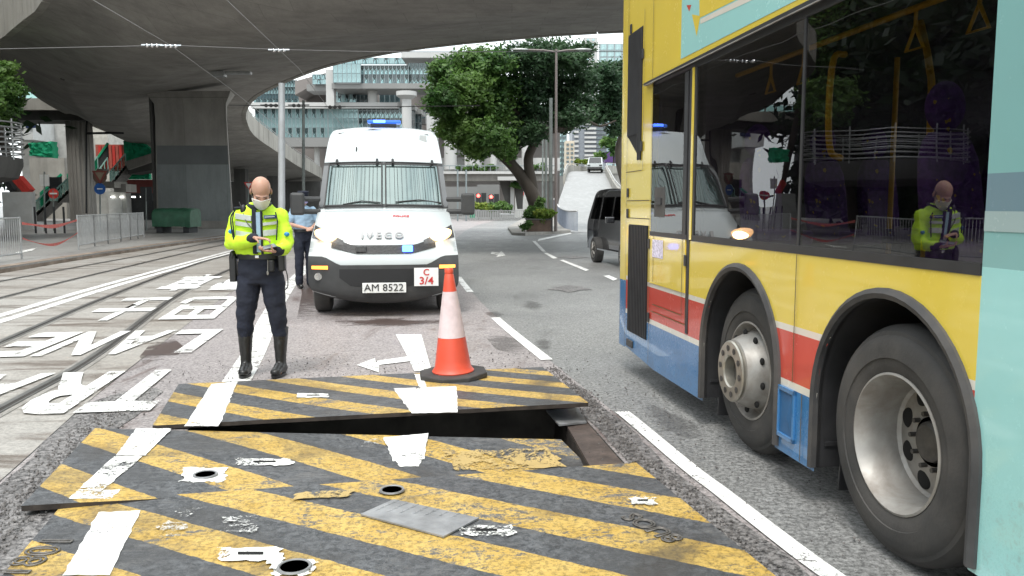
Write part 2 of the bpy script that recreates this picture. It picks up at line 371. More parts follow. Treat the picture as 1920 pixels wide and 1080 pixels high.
# writing on the tram lane, read by traffic coming the other way
def word(name, txt, lat0, al0, wd, ht, mat, skew=0.0, bold=.02, z=.02):
    cu = bpy.data.curves.new(name, 'FONT'); cu.body = txt; cu.size = 1; cu.offset = bold; cu.resolution_u = 3
    o = bpy.data.objects.new(name, cu); C.objects.link(o); dg = bpy.context.evaluated_depsgraph_get(); dg.update()
    me = bpy.data.meshes.new_from_object(o.evaluated_get(dg)); bpy.data.objects.remove(o)
    xs = [v.co.x for v in me.vertices]; ys = [v.co.y for v in me.vertices]; x0, x1, y0, y1 = min(xs), max(xs), min(ys), max(ys)
    for v in me.vertices:
        u = (v.co.x - x0) / (x1 - x0); h = (v.co.y - y0) / (y1 - y0)
        al = al0 + (1 - h) * ht; v.co = rf(lat0 - u * wd - skew * (al - al0), al, z)
    me.materials.clear(); me.materials.append(mat)
    ob = bpy.data.objects.new(name, me); C.objects.link(ob); return tag(ob, kind='structure')
def letters(txt, lat0, al0, wd, ht, pitch, mat, skew=0.0, bold=.02):
    for i, ch in enumerate(txt): word('road_letter', ch, lat0 - i * pitch, al0, wd, ht, mat, skew, bold)
letters('TRAM', -1.79, 6.13, .53, 1.52, .59, M['letter_paint'], .03, .035)
letters('LANE', -2.07, 8.55, .48, 1.58, .53, M['letter_paint'], .0, .035)
letters('巴士', -2.38, 11.1, .8, 2.7, 1.0, M['letter_paint'], .06, .03)
letters('電車', -2.62, 14.9, .75, 3.4, .9, M['white_paint'], .03, .03)
# left pavement, raised
pv = MB(); q = cr1(TL_, 8); q = [x for x in q]
rows = []
for a, b in q:
    rows.append([rf(a, b, 0), rf(a, b, .13), rf(a - .28, b, .135), rf(-90, b, .14)])
pv.grid(rows); struct('pavement', pv, M['pavement'], 0)
k = MB(); k.grid([[rf(a + .01, b, 0), rf(a - .005, b, .135), rf(a - .27, b, .142)] for a, b in q]); struct('kerb', k, M['kerb'], 0)
gpoly('lane_line', [(30, 473), (70, 464), (60, 470), (24, 477)], .15, M['white_worn'])
# ------------------------------------------------------------- road plates
def plate_mat(name, k, t0, per, frac, wearx=0.0):
    m, t, p = nodes(name)
    tcn = N(t, 'TexCoord'); sx = N(t, 'SeparateXYZ'); t.links.new(tcn.outputs['Object'], sx.inputs[0])
    X, Y = sx.outputs[0], sx.outputs[1]
    e = noise_(t, 9, 4, .7); e = math_(t, 'MULTIPLY', math_(t, 'SUBTRACT', e, .5), .05)
    tt = math_(t, 'ADD', math_(t, 'ADD', X, math_(t, 'MULTIPLY', Y, k)), e)
    fr = math_(t, 'FRACT', math_(t, 'DIVIDE', math_(t, 'SUBTRACT', tt, t0), per))
    st = math_(t, 'LESS_THAN', fr, frac)
    fine = noise_(t, 42, 6, .88); pat = noise_(t, 2.6, 9, .8, dist=.6); sc = noise_(t, 9, 8, .8, dist=1.2, stretch=(.35, 1.6, 1))
    wn = mixc(t, .45, pat, sc); wn = mixc(t, .30, wn, fine)
    if wearx:
        s2 = math_(t, 'MULTIPLY', math_(t, 'SUBTRACT', X, wearx), .22, True); wn = math_(t, 'SUBTRACT', wn, math_(t, 'MULTIPLY', math_(t, 'MAXIMUM', s2, 0.0), .35))
    al = ramp(t, wn, [(.445, 0.0), (.475, 1.0)])
    yel = mixc(t, ramp(t, noise_(t, 5, 6, .7), [(.3, 0.0), (.7, 1.0)]), (.44, .275, .05), (.60, .42, .13))
    yel = mixc(t, 1.0, yel, ramp(t, fine, [(.41, .45), (.53, 1.12)]), 'MULTIPLY')
    mot = noise_(t, 24, 8, .88, dist=.6)
    blk = mixc(t, ramp(t, mot, [(.44, 0.0), (.56, 1.0)]), (.030, .032, .036), (.135, .14, .148)); blk = mixc(t, ramp(t, noise_(t, 1.7, 8, .8, dist=1.0), [(.42, 0.0), (.6, .8)]), blk, (.058, .059, .062))
    blk = mixc(t, ramp(t, fine, [(.58, 0.0), (.66, .7)]), blk, (.24, .235, .23))
    gry = mixc(t, ramp(t, fine, [(.35, 0.0), (.6, 1.0)]), (.06, .06, .063), (.19, .188, .185))
    c = mixc(t, st, blk, yel); c = mixc(t, al, gry, c)
    mud = ramp(t, noise_(t, 1.4, 7, .65, dist=.5), [(.53, 0.0), (.68, .72)]); c = mixc(t, mud, c, (.05, .046, .043))
    t.links.new(c, p.inputs['Base Color']); t.links.new(ramp(t, sc, [(.35, .38), (.65, .66)]), p.inputs['Roughness'])
    bump_(t, p, mixc(t, .4, fine, sc), .7, .006); return m
M['plate_edge'] = pm('rusty steel plate edge', (.05, .04, .034), .7, .3, .5, 9, bump=.3)
M['hole_shade'] = pm('painted hole shade', (.008, .008, .008), .95)  # near-black stands for the shade inside holes that are not cut
M['patina'] = pm('bare steel', (.31, .315, .325), .4, .2, .25, 10, bump=.5, bs=55, dirt=.5)
M['weld'] = pm('weld bead', (.14, .13, .12), .5, .4, .4, 30)
class Plate:
    def __init__(s, tl, tr, br, bl):                         # corners in the road frame (lat, along, z)
        s.c = [np.array(x, float) for x in (tl, tr, br, bl)]; s.o = (0, (tl[1] + bl[1]) / 2, 0)
        P = np.array(s.c); Amat = np.c_[np.ones(4), P[:, 0], P[:, 1], P[:, 0] * P[:, 1]]; s.k = np.linalg.solve(Amat, P[:, 2])
    def z(s, lat, al): return float(s.k @ np.array([1, lat, al, lat * al]))
    def hit(s, px, py):
        z = .03
        for _ in range(12): q = to_rf(ground(px, py, z)); z = s.z(q[0], q[1])
        return (q[0], q[1], z)
    def top(s, u, v):
        a = s.c[0] * (1 - u) + s.c[1] * u; b = s.c[3] * (1 - u) + s.c[2] * u; return a * (1 - v) + b * v
def cpx(px, py, z): q = to_rf(ground(px, py, z)); return (q[0], q[1], z)
def make_plate(tl, tr, br, bl, mat, label, th=.028):
    P = Plate(tl, tr, br, bl)
    t = thing('road_plate', label, 'steel plate', rf(*P.o), ROT, 'steel plates over the trench')
    m = MB(); n = 16
    def ed(u, v):
        q = P.top(u, v); j = .006 * noise.noise(Vector((q[0] * 6, q[1] * 6, 1))) if (v in (0, 1)) else 0
        return (q[0], q[1] + j, q[2])
    rows = [[ed(i / n, j / 8) for i in range(n + 1)] for j in range(9)]
    m.grid(rows, 0)
    lo = lambda p: (p[0], p[1], p[2] - th)
    per = rows[0] + [r[-1] for r in rows[1:]] + rows[-1][::-1][1:] + [r[0] for r in rows[::-1][1:-1]]
    m.grid([per + [per[0]], [lo(p) for p in per + [per[0]]]], 1); m.grid([[lo(p) for p in r] for r in rows], 1)
    m.build('plate', [mat, M['plate_edge']], t, 30, off=P.o, merge=True)
    P.t = t; return P
def patch(P, name, quad, mat, lift=.003, jit=0, n=6):    # flat print lying on a plate
    a, b, c, d = [np.array(P.hit(*q)) for q in quad]; rows = []
    for j in range(n + 1):
        v = j / n; l = a * (1 - v) + d * v; r = b * (1 - v) + c * v; row = []
        for i in range(n + 1):
            q = l * (1 - i / n) + r * i / n
            if jit and (i in (0, n) or j in (0, n)):
                q = q + np.array([noise.noise(Vector((q[0] * 25, q[1] * 25, 3))), noise.noise(Vector((q[0] * 25, q[1] * 25, 8))), 0]) * jit
            row.append((q[0], q[1], P.z(q[0], q[1]) + lift))
        rows.append(row)
    m = MB(); m.grid(rows); return m.build(name, mat, P.t, 0, off=P.o)
P3 = make_plate((-1.66, 4.22, .028), (1.36, 4.40, .035), (1.56, 2.2, .03), (-1.47, 2.2, .03), plate_mat('near plate paint', 1.33, -1.0 + (4.15 - 3.21) * 1.33, .78, .52), 'nearest striped steel plate, cut off by the bottom of the picture')
P2 = make_plate(cpx(178, 803, .04), cpx(1052, 824, -.045), cpx(1122, 893, -.10), cpx(40, 948, .065), plate_mat('middle plate paint', 1.15, -1.27 + (5.46 - 4.9) * 1.15, .87, .47, .35), 'middle striped steel plate, sunk into the trench at its right end')
P1 = make_plate(cpx(335, 720, .03), cpx(1017, 688, .05), cpx(1103, 755, .15), cpx(286, 798, .035), plate_mat('far plate paint', 1.07, -1.31 + (7.1 - 6.2) * 1.07, .66, .45), 'farthest striped steel plate, tilted up and carrying the traffic cone')
for P, q, w_ in ((P1, [(396, 721), (446, 716), (410, 800), (346, 800)], 'white_paint'), (P1, [(436, 716), (446, 715), (424, 766), (414, 766)], 'white_worn'), (P2, [(255, 804), (323, 804), (272, 855), (218, 855)], 'white_paint'), (P2, [(214, 857), (268, 857), (172, 937), (128, 937)], 'white_worn'), (P2, [(195, 921), (228, 919), (208, 937), (168, 937)], 'white_worn'), (P3, [(185, 962), (264, 958), (206, 1080), (118, 1080)], 'white_paint'),
                 (P1, [(777, 702), (793, 702), (800, 728), (786, 728)], 'white_paint'), (P1, [(738, 729), (856, 725), (858, 774), (772, 776)], 'white_paint'), (P2, [(718, 821), (803, 813), (796, 862), (738, 866)], 'white_paint'), (P2, [(740, 862), (794, 858), (786, 876), (750, 876)], 'white_worn')):
    patch(P, 'white_marking', q, M[w_], .004 if w_ == 'white_paint' else .006, .012, 16)
M['white_scuff'] = paint('white paint scuffs', (.62, .62, .6), .555, stretch=(.5, 1.6, 1)); M['yellow_scuff'] = paint('yellow paint scuffs', (.5, .36, .14), .5)
for P, q, mt in ((P3, [(330, 958), (372, 948), (362, 968), (322, 974)], 'white_scuff'), (P3, [(420, 968), (490, 962), (480, 1000), (415, 1002)], 'white_scuff'), (P3, [(300, 985), (350, 980), (345, 1015), (295, 1018)], 'white_scuff'), (P3, [(560, 928), (665, 920), (650, 935), (548, 940)], 'yellow_scuff'), (P2, [(680, 830), (718, 826), (712, 840), (672, 842)], 'white_scuff'), (P2, [(820, 850), (1030, 842), (1060, 878), (860, 884)], 'yellow_scuff'), (P3, [(1180, 932), (1228, 930), (1228, 950), (1185, 950)], 'white_scuff')):
    patch(P, 'paint_scuff', q, M[mt], .010, .04, 14)
slots = ((P1, 587, 743, 60, 8), (P2, 496, 868, 105, 13), (P3, 912, 997, 100, 20), (P3, 470, 1041, 120, 24), (P3, 1205, 941, 50, 14))
for P, x, y, a, b in slots:
    patch(P, 'slot_paint', [(x - a / 2, y - b / 2), (x + a / 2, y - b / 2 + 1), (x + a / 2, y + b / 2), (x - a / 2, y + b / 2)], M['white_worn'], .008, .03, 14)
    patch(P, 'lifting_slot', [(x - a / 5, y - b / 9), (x + a / 5, y - b / 9), (x + a / 5, y + b / 9), (x - a / 5, y + b / 9)], M['hole_shade'], .010, n=2)  # black print paints the dark inside of the slot
for P, x, y, r, wp in ((P2, 385, 893, .052, 1), (P3, 735, 922, .050, 0), (P3, 552, 1067, .056, 1)):
    q = P.hit(x, y)
    if wp: patch(P, 'hole_paint', [(x - 45, y - 14), (x + 40, y - 14), (x + 36, y + 12), (x - 45, y + 12)], M['white_worn'], .008, .05, 14)
    m = MB(); m.lathe([(r, .0), (r + .004, .006), (r + .012, .007), (r + .016, 0)], 28, (q[0], q[1], q[2] + .009), caps=False); m.build('hole_rim', M['patina'], P.t, off=P.o)
    m = MB(); m.lathe([(r, 0), (1e-4, 0)], 28, (q[0], q[1], q[2] + .0135)); m.build('lifting_hole', M['hole_shade'], P.t, off=P.o)  # flat black disc in place of the hole's dark inside
q = [P3.hit(*a) for a in ((676, 968), (738, 940), (898, 975), (832, 1010))]
m = MB(); m.prism([(a[0], a[1], a[2] + .004) for a in q][::-1], (0, 0, .008)); cpl_ = m.build('cover_plate', M['patina'], P3.t, 0, off=P3.o)
m = MB(); A_, B_, C_, D_ = [Vector(a) for a in q]
for i in range(7):
    for k in range(9):
        if k + i * .9 > 8: continue
        p = A_.lerp(D_, .06 + i * .12).lerp(B_.lerp(C_, .06 + i * .12), .98 - (k * .08 + .02)) + Vector((0, 0, .013)); m.ball(p, (.014, .005, .003), 6, Matrix.Rotation((i + k) % 2 * 1.5 + .4, 3, 'Z'))
tag(m.build('raised_studs', M['patina'], cpl_, 30, off=P3.o), kind='stuff')
def weld_text(P, txt, x, y, ang, size, raise_=.006):
    cu = bpy.data.curves.new('weld', 'FONT'); cu.body = txt; cu.size = size; cu.fill_mode = 'NONE'; cu.bevel_depth = .005; cu.resolution_u = 3
    o = bpy.data.objects.new('weld', cu); C.objects.link(o); dg = bpy.context.evaluated_depsgraph_get(); dg.update()
    me = bpy.data.meshes.new_from_object(o.evaluated_get(dg)); bpy.data.objects.remove(o)
    q = P.hit(x, y); ca, sa = math.cos(ang), math.sin(ang)
    for v in me.vertices:
        a = q[0] + v.co.x * ca - v.co.y * sa; b = q[1] + v.co.x * sa + v.co.y * ca
        v.co = (a - P.o[0], b - P.o[1], P.z(a, b) + raise_ + v.co.z * .6)
    me.materials.clear(); me.materials.append(M['weld']); put('welded_lettering', me, P.t, (0, 0, 0))
weld_text(P3, '8UOS', 1285, 1012, math.radians(112), .14)
weld_text(P3, '1801', 40, 1085, math.radians(80), .2)
# the steel ledge at the right end of the trench and the scrap plate on it
t = thing('trench_ledge', 'rusty brown steel ledge along the right end of the open trench', 'ledge', rf(1.22, 5.1, -.05), ROT)
m = MB(); m.prism([(1.10, 4.2, -.035), (1.34, 4.2, -.03), (1.37, 6.0, -.02), (1.20, 6.0, -.03)], (0, 0, .02)); m.build('ledge_top', pm('rusty ledge', (.1, .075, .065), .6, .2, .4, 6, bump=.6, bs=40, dirt=.8, dirtc=(.03, .025, .022), ds=4), t, 0, off=(1.22, 5.1, -.05))
m = MB(); m.prism([(1.10, 4.2, -.30), (1.115, 4.2, -.30), (1.215, 6.0, -.30), (1.20, 6.0, -.30)], (0, 0, .262)); m.build('ledge_web', M['plate_edge'], t, 0, off=(1.22, 5.1, -.05))
m = MB(); a = [to_rf(ground(*p, .0)) for p in ((1024, 772), (1084, 768), (1100, 794), (1048, 799))]
m.prism([(p[0], p[1], .0) for p in a][::-1], (0, 0, .012)); o = m.build('scrap_plate', M['patina'], None, 0, off=(a[0][0], a[0][1], 0), loc=rf(a[0][0], a[0][1], .0), rot=ROT); tag(o, 'small bare steel plate lying on the ledge under the tilted plate corner', 'steel plate')
# ------------------------------------------------------------- traffic cone
cl = P1.hit(850, 707); cz = cl[2] + .006
t = thing('traffic_cone', 'orange traffic cone with a pale reflective band standing on the far plate', 'cone', rf(cl[0], cl[1], cz), ROT)
t.rotation_euler = (math.radians(1.0), math.radians(-2.0), ROT)
M['cone'] = pm('orange plastic', (.75, .10, .055), .45, 0, .08, 6, dirt=.25, dirtc=(.25, .08, .06)); M['cone_band'] = pm('reflective sleeve', (.72, .6, .62), .5, 0, .08, 20, dirt=.3, dirtc=(.45, .3, .3)); M['rubber'] = pm('black rubber', (.035, .034, .034), .75, 0, .3, 12, bump=.4, bs=50, dirt=.5, dirtc=(.12, .11, .1))
m = MB(); oc = [(.30 * math.cos(math.radians(a)) * 1.0, .30 * math.sin(math.radians(a)), 0) for a in (22, 68, 112, 158, 202, 248, 292, 338)]
m.prism(oc, (0, 0, .045)); m.build('base', M['rubber'], t, 30, bevel=.01)
def cone_r(z): return .158 - (.158 - .030) * ((z - .06) / .86) ** 1.0
m = MB(); m.lathe([(.175, .045), (.178, .055), (.168, .068), (cone_r(.09), .09)] + [(cone_r(z), z) for z in (.15, .25, .345)], 40, caps=False); m.build('lower_cone', M['cone'], t)
m = MB(); m.lathe([(cone_r(z) + .002, z) for z in (.345, .45, .55, .655, .73)], 40, caps=False); m.build('reflective_band', M['cone_band'], t)
m = MB(); m.lathe([(cone_r(z), z) for z in (.73, .8, .87)] + [(.034, .875), (.037, .885), (.037, .915), (.030, .925), (.02, .926)], 40); m.build('cone_top', M['cone'], t)
# loose chippings along the plates and the trench
M['chip'] = pm('asphalt chipping', (.13, .12, .115), .85, 0, .6, 30)
def chips(label, segs, n, seed, w_=.08, smax=.012):
    rg_ = random.Random(seed); m = MB()
    for _ in range(n):
        (a0, b0), (a1, b1) = segs[rg_.randrange(len(segs))]; u = rg_.random(); a = a0 + (a1 - a0) * u + rg_.gauss(0, w_); b = b0 + (b1 - b0) * u + rg_.gauss(0, w_); s = rg_.uniform(.003, smax) * (1 if rg_.random() < .85 else 1.6); r_ = rg_.random() * 3
        c = rf(a, b, .012 + s * .5); v = [c + Vector((s * math.cos(r_ + k * 1.57) * rg_.uniform(.7, 1.2), s * math.sin(r_ + k * 1.57) * rg_.uniform(.7, 1.2), rg_.uniform(-.4, .2) * s)) for k in range(4)] + [c + Vector((0, 0, s * .8)), c - Vector((0, 0, s * .8))]
        m.add(v, [(0, 1, 4), (1, 2, 4), (2, 3, 4), (3, 0, 4), (1, 0, 5), (2, 1, 5), (3, 2, 5), (0, 3, 5)])
    tag(m.build('loose_chippings', M['chip'], None, 0, off=rf(0, 5), loc=rf(0, 5)), label, kind='stuff')
chips('loose asphalt chippings along the left ends of the plates', [((-1.75, 3.0), (-1.95, 4.6)), ((-1.95, 4.6), (-2.1, 6.8))], 1300, 1, .08, .008)
chips('loose asphalt chippings along the right ends of the plates', [((1.5, 3.0), (1.45, 4.6)), ((1.38, 4.4), (1.48, 6.3)), ((1.45, 5.8), (1.42, 7.3))], 1300, 2, .045, .009)
chips('scattered grit on the road around the plates', [((-1.9, 7.4), (1.4, 7.7)), ((1.9, 3.0), (1.9, 7))], 900, 3, .4, .007)
# ------------------------------------------------------------- double-decker bus
BO = (3.3, 1.3, 0)
bus = thing('double_decker_bus', 'yellow, red and blue double-decker bus with a pale turquoise wrap, seen from its rear offside', 'bus', rf(*BO), ROT)
def bpaint(n, c, **k):
    m = pm(n, c, .22, 0, .03, 1.2, dirt=.05, dirtc=(.2, .17, .12), ds=2.5, coat=.6, **k)
    t = m.node_tree; p = t.nodes['Principled BSDF']; src = p.inputs['Base Color'].links[0].from_socket          # road grime splashed on the skirt
    sx = N(t, 'SeparateXYZ'); tcn = N(t, 'TexCoord'); t.links.new(tcn.outputs['Object'], sx.inputs[0]); hgt = math_(t, 'MULTIPLY', math_(t, 'SUBTRACT', .75, sx.outputs[2]), .28, True)
    g_ = math_(t, 'ADD', mixc(t, .4, noise_(t, 5, 8, .8), noise_(t, 45, 4, .8)), hgt); f = ramp(t, g_, [(.62, 0.0), (.80, .5)]); t.links.new(mixc(t, f, src, (.17, .15, .125)), p.inputs['Base Color'])
    t.links.new(ramp(t, g_, [(.55, .22), (.75, .55)]), p.inputs['Roughness']); return m
M['b_yel'] = bpaint('bus yellow', (.80, .61, .075)); M['b_red'] = bpaint('bus red', (.60, .075, .05)); M['b_blue'] = bpaint('bus blue', (.045, .19, .42)); M['b_white'] = bpaint('bus cream stripe', (.75, .72, .64))
M['b_cyan'] = bpaint('wrap turquoise', (.36, .70, .68)); M['b_teal'] = bpaint('wrap dark turquoise', (.24, .47, .46)); M['b_slate'] = bpaint('wrap slate', (.18, .28, .33)); M['b_dark'] = pm('black bus trim', (.03, .03, .032), .45, 0, .2, 8)
M['b_trim'] = pm('grey arch rubber', (.05, .05, .052), .6, 0, .25, 9, dirt=.5, dirtc=(.16, .14, .12)); M['tyre'] = pm('dusty tyre', (.045, .044, .043), .78, 0, .25, 5, bump=.3, bs=70, dirt=.55, dirtc=(.11, .10, .09), ds=3)
M['steel'] = pm('dull wheel steel', (.36, .35, .33), .5, .45, .2, 6, dirt=.6, dirtc=(.16, .12, .09), ds=5); M['nut'] = pm('dark nuts', (.09, .085, .08), .5, .5, .3, 20)
M['b_glass'] = glass('tinted bus glass', (.57, .55, .56), 1, .004, 1.85, .08, .9); M['b_in'] = pm('dark bus interior', (.10, .095, .11), .8); M['seat'] = pm('purple seat moquette', (.12, .055, .22), .9, 0, .35, 30); _t = M['seat'].node_tree; _p = _t.nodes['Principled BSDF']; _l = _p.inputs['Base Color'].links[0].from_socket; _t.links.new(mixc(_t, ramp(_t, noise_(_t, 22, 1, .5), [(.71, 0.0), (.73, 1.0)]), _l, (.5, .35, .05)), _p.inputs['Base Color']); M['grab'] = pm('yellow grab rail', (.85, .52, .03), .4)
M['b_seam'] = pm('panel seam', (.12, .09, .03), .7)
BL = 2.05; CW = [(4.62, .53), (3.12, .55)]
def arch(s):
    for c, h in CW:
        if abs(s - c) < h: return .56 + .56 * math.sqrt(max(0, 1 - ((s - c) / h) ** 2))
    return 0.0
def bottom(s): return .19 + max(0, s - 6.2) * .07
def band(s0, s1, z0, z1, st=.02):
    m = MB(); n = max(1, int((s1 - s0) / st))
    for c, h in CW:
        pass
    br = sorted(set([s0 + (s1 - s0) * i / n for i in range(n + 1)] + [x for c, h in CW for x in (c - h, c + h) if s0 < x < s1]))
    for a, b in zip(br[:-1], br[1:]):
        mid = (a + b) / 2; ia = arch(mid) > 0
        za = max(z0, arch(a) if ia else 0, bottom(a)); zb = max(z0, arch(b) if ia else 0, bottom(b))
        if ia: za = max(za, .56) if arch(a) == 0 else za; zb = max(zb, .56) if arch(b) == 0 else zb
        za = min(za, z1); zb = min(zb, z1)
        if z1 - za < 1e-4 and z1 - zb < 1e-4: continue
        m.poly([(BL, a, za), (BL, a, z1), (BL, b, z1), (BL, b, zb)])
    return m
def cutband(a, b, z):                                         # ends that run into the arches are cut there
    return a, b
def bb(name, m, mat, par=bus, smooth=0, **k): return m.build(name, mat, par, smooth, off=BO, **k)
for nm, z0, z1, mt in (('lower_skirt', .15, .55, 'b_blue'), ('lower_stripe', .55, .59, 'b_white'), ('red_band', .59, .85, 'b_red'), ('upper_stripe', .85, .885, 'b_white')):
    for sa, sb_ in ((2.585, 2.75), (3.4, 4.35), (4.9, 7.02)): bb(nm, band(*cutband(sa, sb_, z1), z0, z1), M[mt])
bb('side_panel', band(2.585, 7.02, .885, 1.262), M['b_yel'])
bb('side_panel', band(6.34, 7.02, 1.262, 2.5), M['b_yel']); bb('side_panel', band(2.585, 7.02, 2.505, 3.15), M['b_yel']); bb('side_panel', band(2.585, 7.02, 4.1, 4.3), M['b_yel'])
bb('side_panel', band(6.34, 7.02, 3.15, 4.1), M['b_yel'])
bb('wrap_panel', band(-4.6, 2.585, .15, 1.295), M['b_cyan']); bb('wrap_panel', band(-4.6, 2.585, 1.62, 4.3, .2), M['b_teal']); bb('wrap_stripe', band(-4.6, 2.585, 1.48, 1.62, .2), M['b_slate']); bb('wrap_stripe', band(-4.6, 2.585, 1.295, 1.48, .2), M['b_teal'])
m = MB(); m.poly([(BL - .002, 2.585, 1.42), (BL - .002, 2.1, 1.42), (BL - .002, 2.1, 1.49), (BL - .002, 2.585, 1.49)]); bb('wrap_stripe', m, bpaint('wrap grey', (.36, .47, .47)))
# rounded rear corner, rear wall, roof, far side, front
def rear_pts(): return [(BL, 7.02)] + [(BL + .12 - .12 * math.cos(a), 7.2 + .12 * math.sin(a) * 1.3) for a in [i * math.pi / 16 for i in range(9)]] + [(4.43, 7.36), (4.55, 7.25)]
rp = rear_pts()
m = MB(); m.grid([[(a, b, .84), (a, b, 4.3)] for a, b in rp]); bb('rear_panel', m, M['b_yel'], smooth=40)
m = MB(); m.grid([[(a, b, .235), (a, b, .84)] for a, b in rp]); bb('rear_panel', m, M['b_blue'], smooth=40)
m = MB(); m.box(BL + .02, 4.53, -4.6, 7.3, 4.3, 4.38); bb('roof', m, M['b_white'], bevel=.04)
m = MB(); m.box(4.5, 4.55, -4.6, 7.25, .2, 1.3); m.box(4.5, 4.55, -4.6, 7.25, 2.46, 3.15); m.box(4.5, 4.55, -4.6, 7.25, 4.1, 4.3); m.box(4.5, 4.55, 6.4, 7.25, 1.3, 4.1)
for s in (-4.6, -2.8, -.9, 1.0, 2.9, 4.8): m.box(4.5, 4.55, s, s + .1, 1.3, 2.46); m.box(4.5, 4.55, s, s + .1, 3.15, 4.1)
bb('nearside_body', m, M['b_yel'])
m = MB(); m.box(BL, 4.55, -4.66, -4.6, .2, 1.2); m.box(BL, 4.55, -4.66, -4.6, 2.6, 3.1); m.box(BL, 4.55, -4.66, -4.6, 4.1, 4.38); bb('front_panel', m, M['b_yel'])
m = MB(); m.box(BL + .05, 4.5, -4.64, -4.62, 1.2, 2.6); m.box(BL + .05, 4.5, -4.64, -4.62, 3.1, 4.1); bb('windscreen', m, M['b_glass'])
for a, b in ((1.3, 2.46), (3.15, 4.1)):
    m = MB(); m.box(4.52, 4.53, -4.5, 6.4, a, b); bb('nearside_glass', m, glass('nearside bus glass', (.75, .75, .77), 1, .01, 1.5))
m = MB(); m.box(BL + .06, 4.5, -4.5, 5.36, 1.135, 1.165); m.box(BL + .06, 4.5, 5.36, 5.42, .25, 4.25); m.box(BL + .06, 4.5, -4.5, 6.9, 2.47, 2.56); m.box(BL + .06, 4.5, 6.3, 6.36, .3, 4.2); m.box(BL + .02, 2.08, -4.5, 7, 2.46, 2.5); bb('interior_shell', m, M['b_in'])
m = MB()
for s0, s1 in ((5.14, 7.2), (3.66, 4.1), (-4.5, 2.58)): m.box(BL + .05, 4.5, s0, s1, .32, .34)
bb('underfloor', m, M['b_dark'])
# windows
M_ = M['b_glass']
for s0, s1 in ((3.925, 5.40), (2.59, 3.905)):
    m = MB(); m.box(BL + .004, BL + .010, s0, s1, 1.30, 2.47); bb('window_glass', m, M_)
for s0, s1 in ((2.6, 3.9), (3.95, 5.3), (5.35, 6.3)):
    m = MB(); m.box(BL + .004, BL + .010, s0, s1, 3.15, 4.1); bb('upper_window', m, M_)
m = MB(); m.box(BL - .004, BL + .03, 2.59, 5.42, 1.262, 1.305); m.box(BL - .004, BL + .03, 2.585, 5.42, 2.445, 2.49); m.box(BL - .001, BL + .02, 3.905, 3.925, 1.3, 2.47); m.box(BL - .003, BL + .03, 5.385, 5.42, 1.30, 2.46); bb('window_frame', m, M['b_dark'])
m = MB(); m.prism([(BL - .03, 2.59, 2.487), (BL - .03, 6.5, 2.475), (BL - .03, 6.5, 2.495), (BL - .03, 2.59, 2.515)], (.035, 0, 0)); bb('drip_rail', m, M['b_dark'])
m = MB(); m.tube([(BL - .032, 2.6, 2.485), (BL - .032, 6.48, 2.472)], .004, 6); bb('drip_rail_edge', m, M['steel'])
# emergency door
dr = MB(); dr.box(BL - .006, BL + .02, 5.53, 6.33, .885, 1.27); d_ = bb('emergency_door', dr, M['b_yel'])
m = MB(); m.box(BL - .004, BL + .004, 5.60, 6.33, 1.30, 2.44); bb('door_window', m, M_)
m = MB(); m.box(BL - .008, BL + .02, 5.42, 5.455, 1.27, 2.45); bb('pillar', m, M['b_yel'])
m = MB(); m.box(BL - .006, BL + .02, 5.455, 5.50, .60, 2.45); m.box(BL - .007, BL + .02, 5.53, 5.60, 1.27, 2.44); m.box(BL - .009, BL + .02, 5.5, 6.34, 1.268, 1.302); bb('door_frame', m, M['b_dark'])
def seam(a, b, w_=.007):
    (s0, z0), (s1, z1) = a, b; m = MB()
    if abs(s0 - s1) < abs(z0 - z1): m.poly([(BL - .0085, s0 - w_ / 2, z0), (BL - .0085, s0 + w_ / 2, z0), (BL - .0085, s1 + w_ / 2, z1), (BL - .0085, s1 - w_ / 2, z1)])
    else: m.poly([(BL - .0085, s0, z0 - w_ / 2), (BL - .0085, s1, z1 - w_ / 2), (BL - .0085, s1, z1 + w_ / 2), (BL - .0085, s0, z0 + w_ / 2)])
    bb('panel_seam', m, M['b_seam'])
for a, b in (((5.50, .66), (5.50, 1.27)), ((5.50, .66), (6.28, .66)), ((5.58, .72), (5.58, 1.27)), ((5.58, .72), (6.24, .72)), ((6.24, .9), (6.24, 1.27)), ((6.335, .62), (6.335, 3.6)), ((7.02, .235), (7.02, 4.2)), ((6.36, 1.55), (7.0, 1.55)), ((6.36, 1.40), (7.0, 1.40)), ((6.36, 1.40), (6.36, .62)), ((6.58, 1.80), (7.04, 1.80)), ((6.56, 1.80), (6.56, 3.10)), ((3.905, .59), (3.905, 1.26)), ((6.33, .22), (6.33, .62)), ((3.80, .2), (3.80, .55))): seam(a, b)
# louvred engine vents
def vent(s0, s1, z0, z1, step=None):
    m = MB()
    if step: m.prism([(BL - .004, s0, z0), (BL - .004, s1 - .02, z0 + .22), (BL - .004, s1, z0 + .22), (BL - .004, s1, z1), (BL - .004, s0, z1)][::1], (.01, 0, 0))
    else: m.box(BL - .004, BL + .006, s0, s1, z0, z1)
    v = bb('vent', m, pm('vent black', (.012, .012, .013), .8)); n = 12
    for i in range(n):
        a = s0 + (i + .5) * (s1 - s0) / n; zz = z0 + (.23 if step and i > 2 else .01)
        q = MB(); q.box(BL - .014, BL - .005, a - .006, a + .006, zz, z1 - .01); o = q.build('louvre', M['b_dark'], v, 0, off=BO)
vent(6.62, 7.02, 1.88, 2.98, True); vent(6.40, 6.94, .40, 1.345)
for s, z in ((6.95, 3.02), (6.98, 1.62), (6.98, 1.44), (6.60, 2.75), (6.60, 2.0), (6.355, 1.2), (5.52, 1.12), (6.34, .6)):
    m = MB(); m.box(BL - .014, BL - .004, s - .02, s + .02, z - .04, z + .04); bb('latch', m, M['b_dark'], bevel=.004)
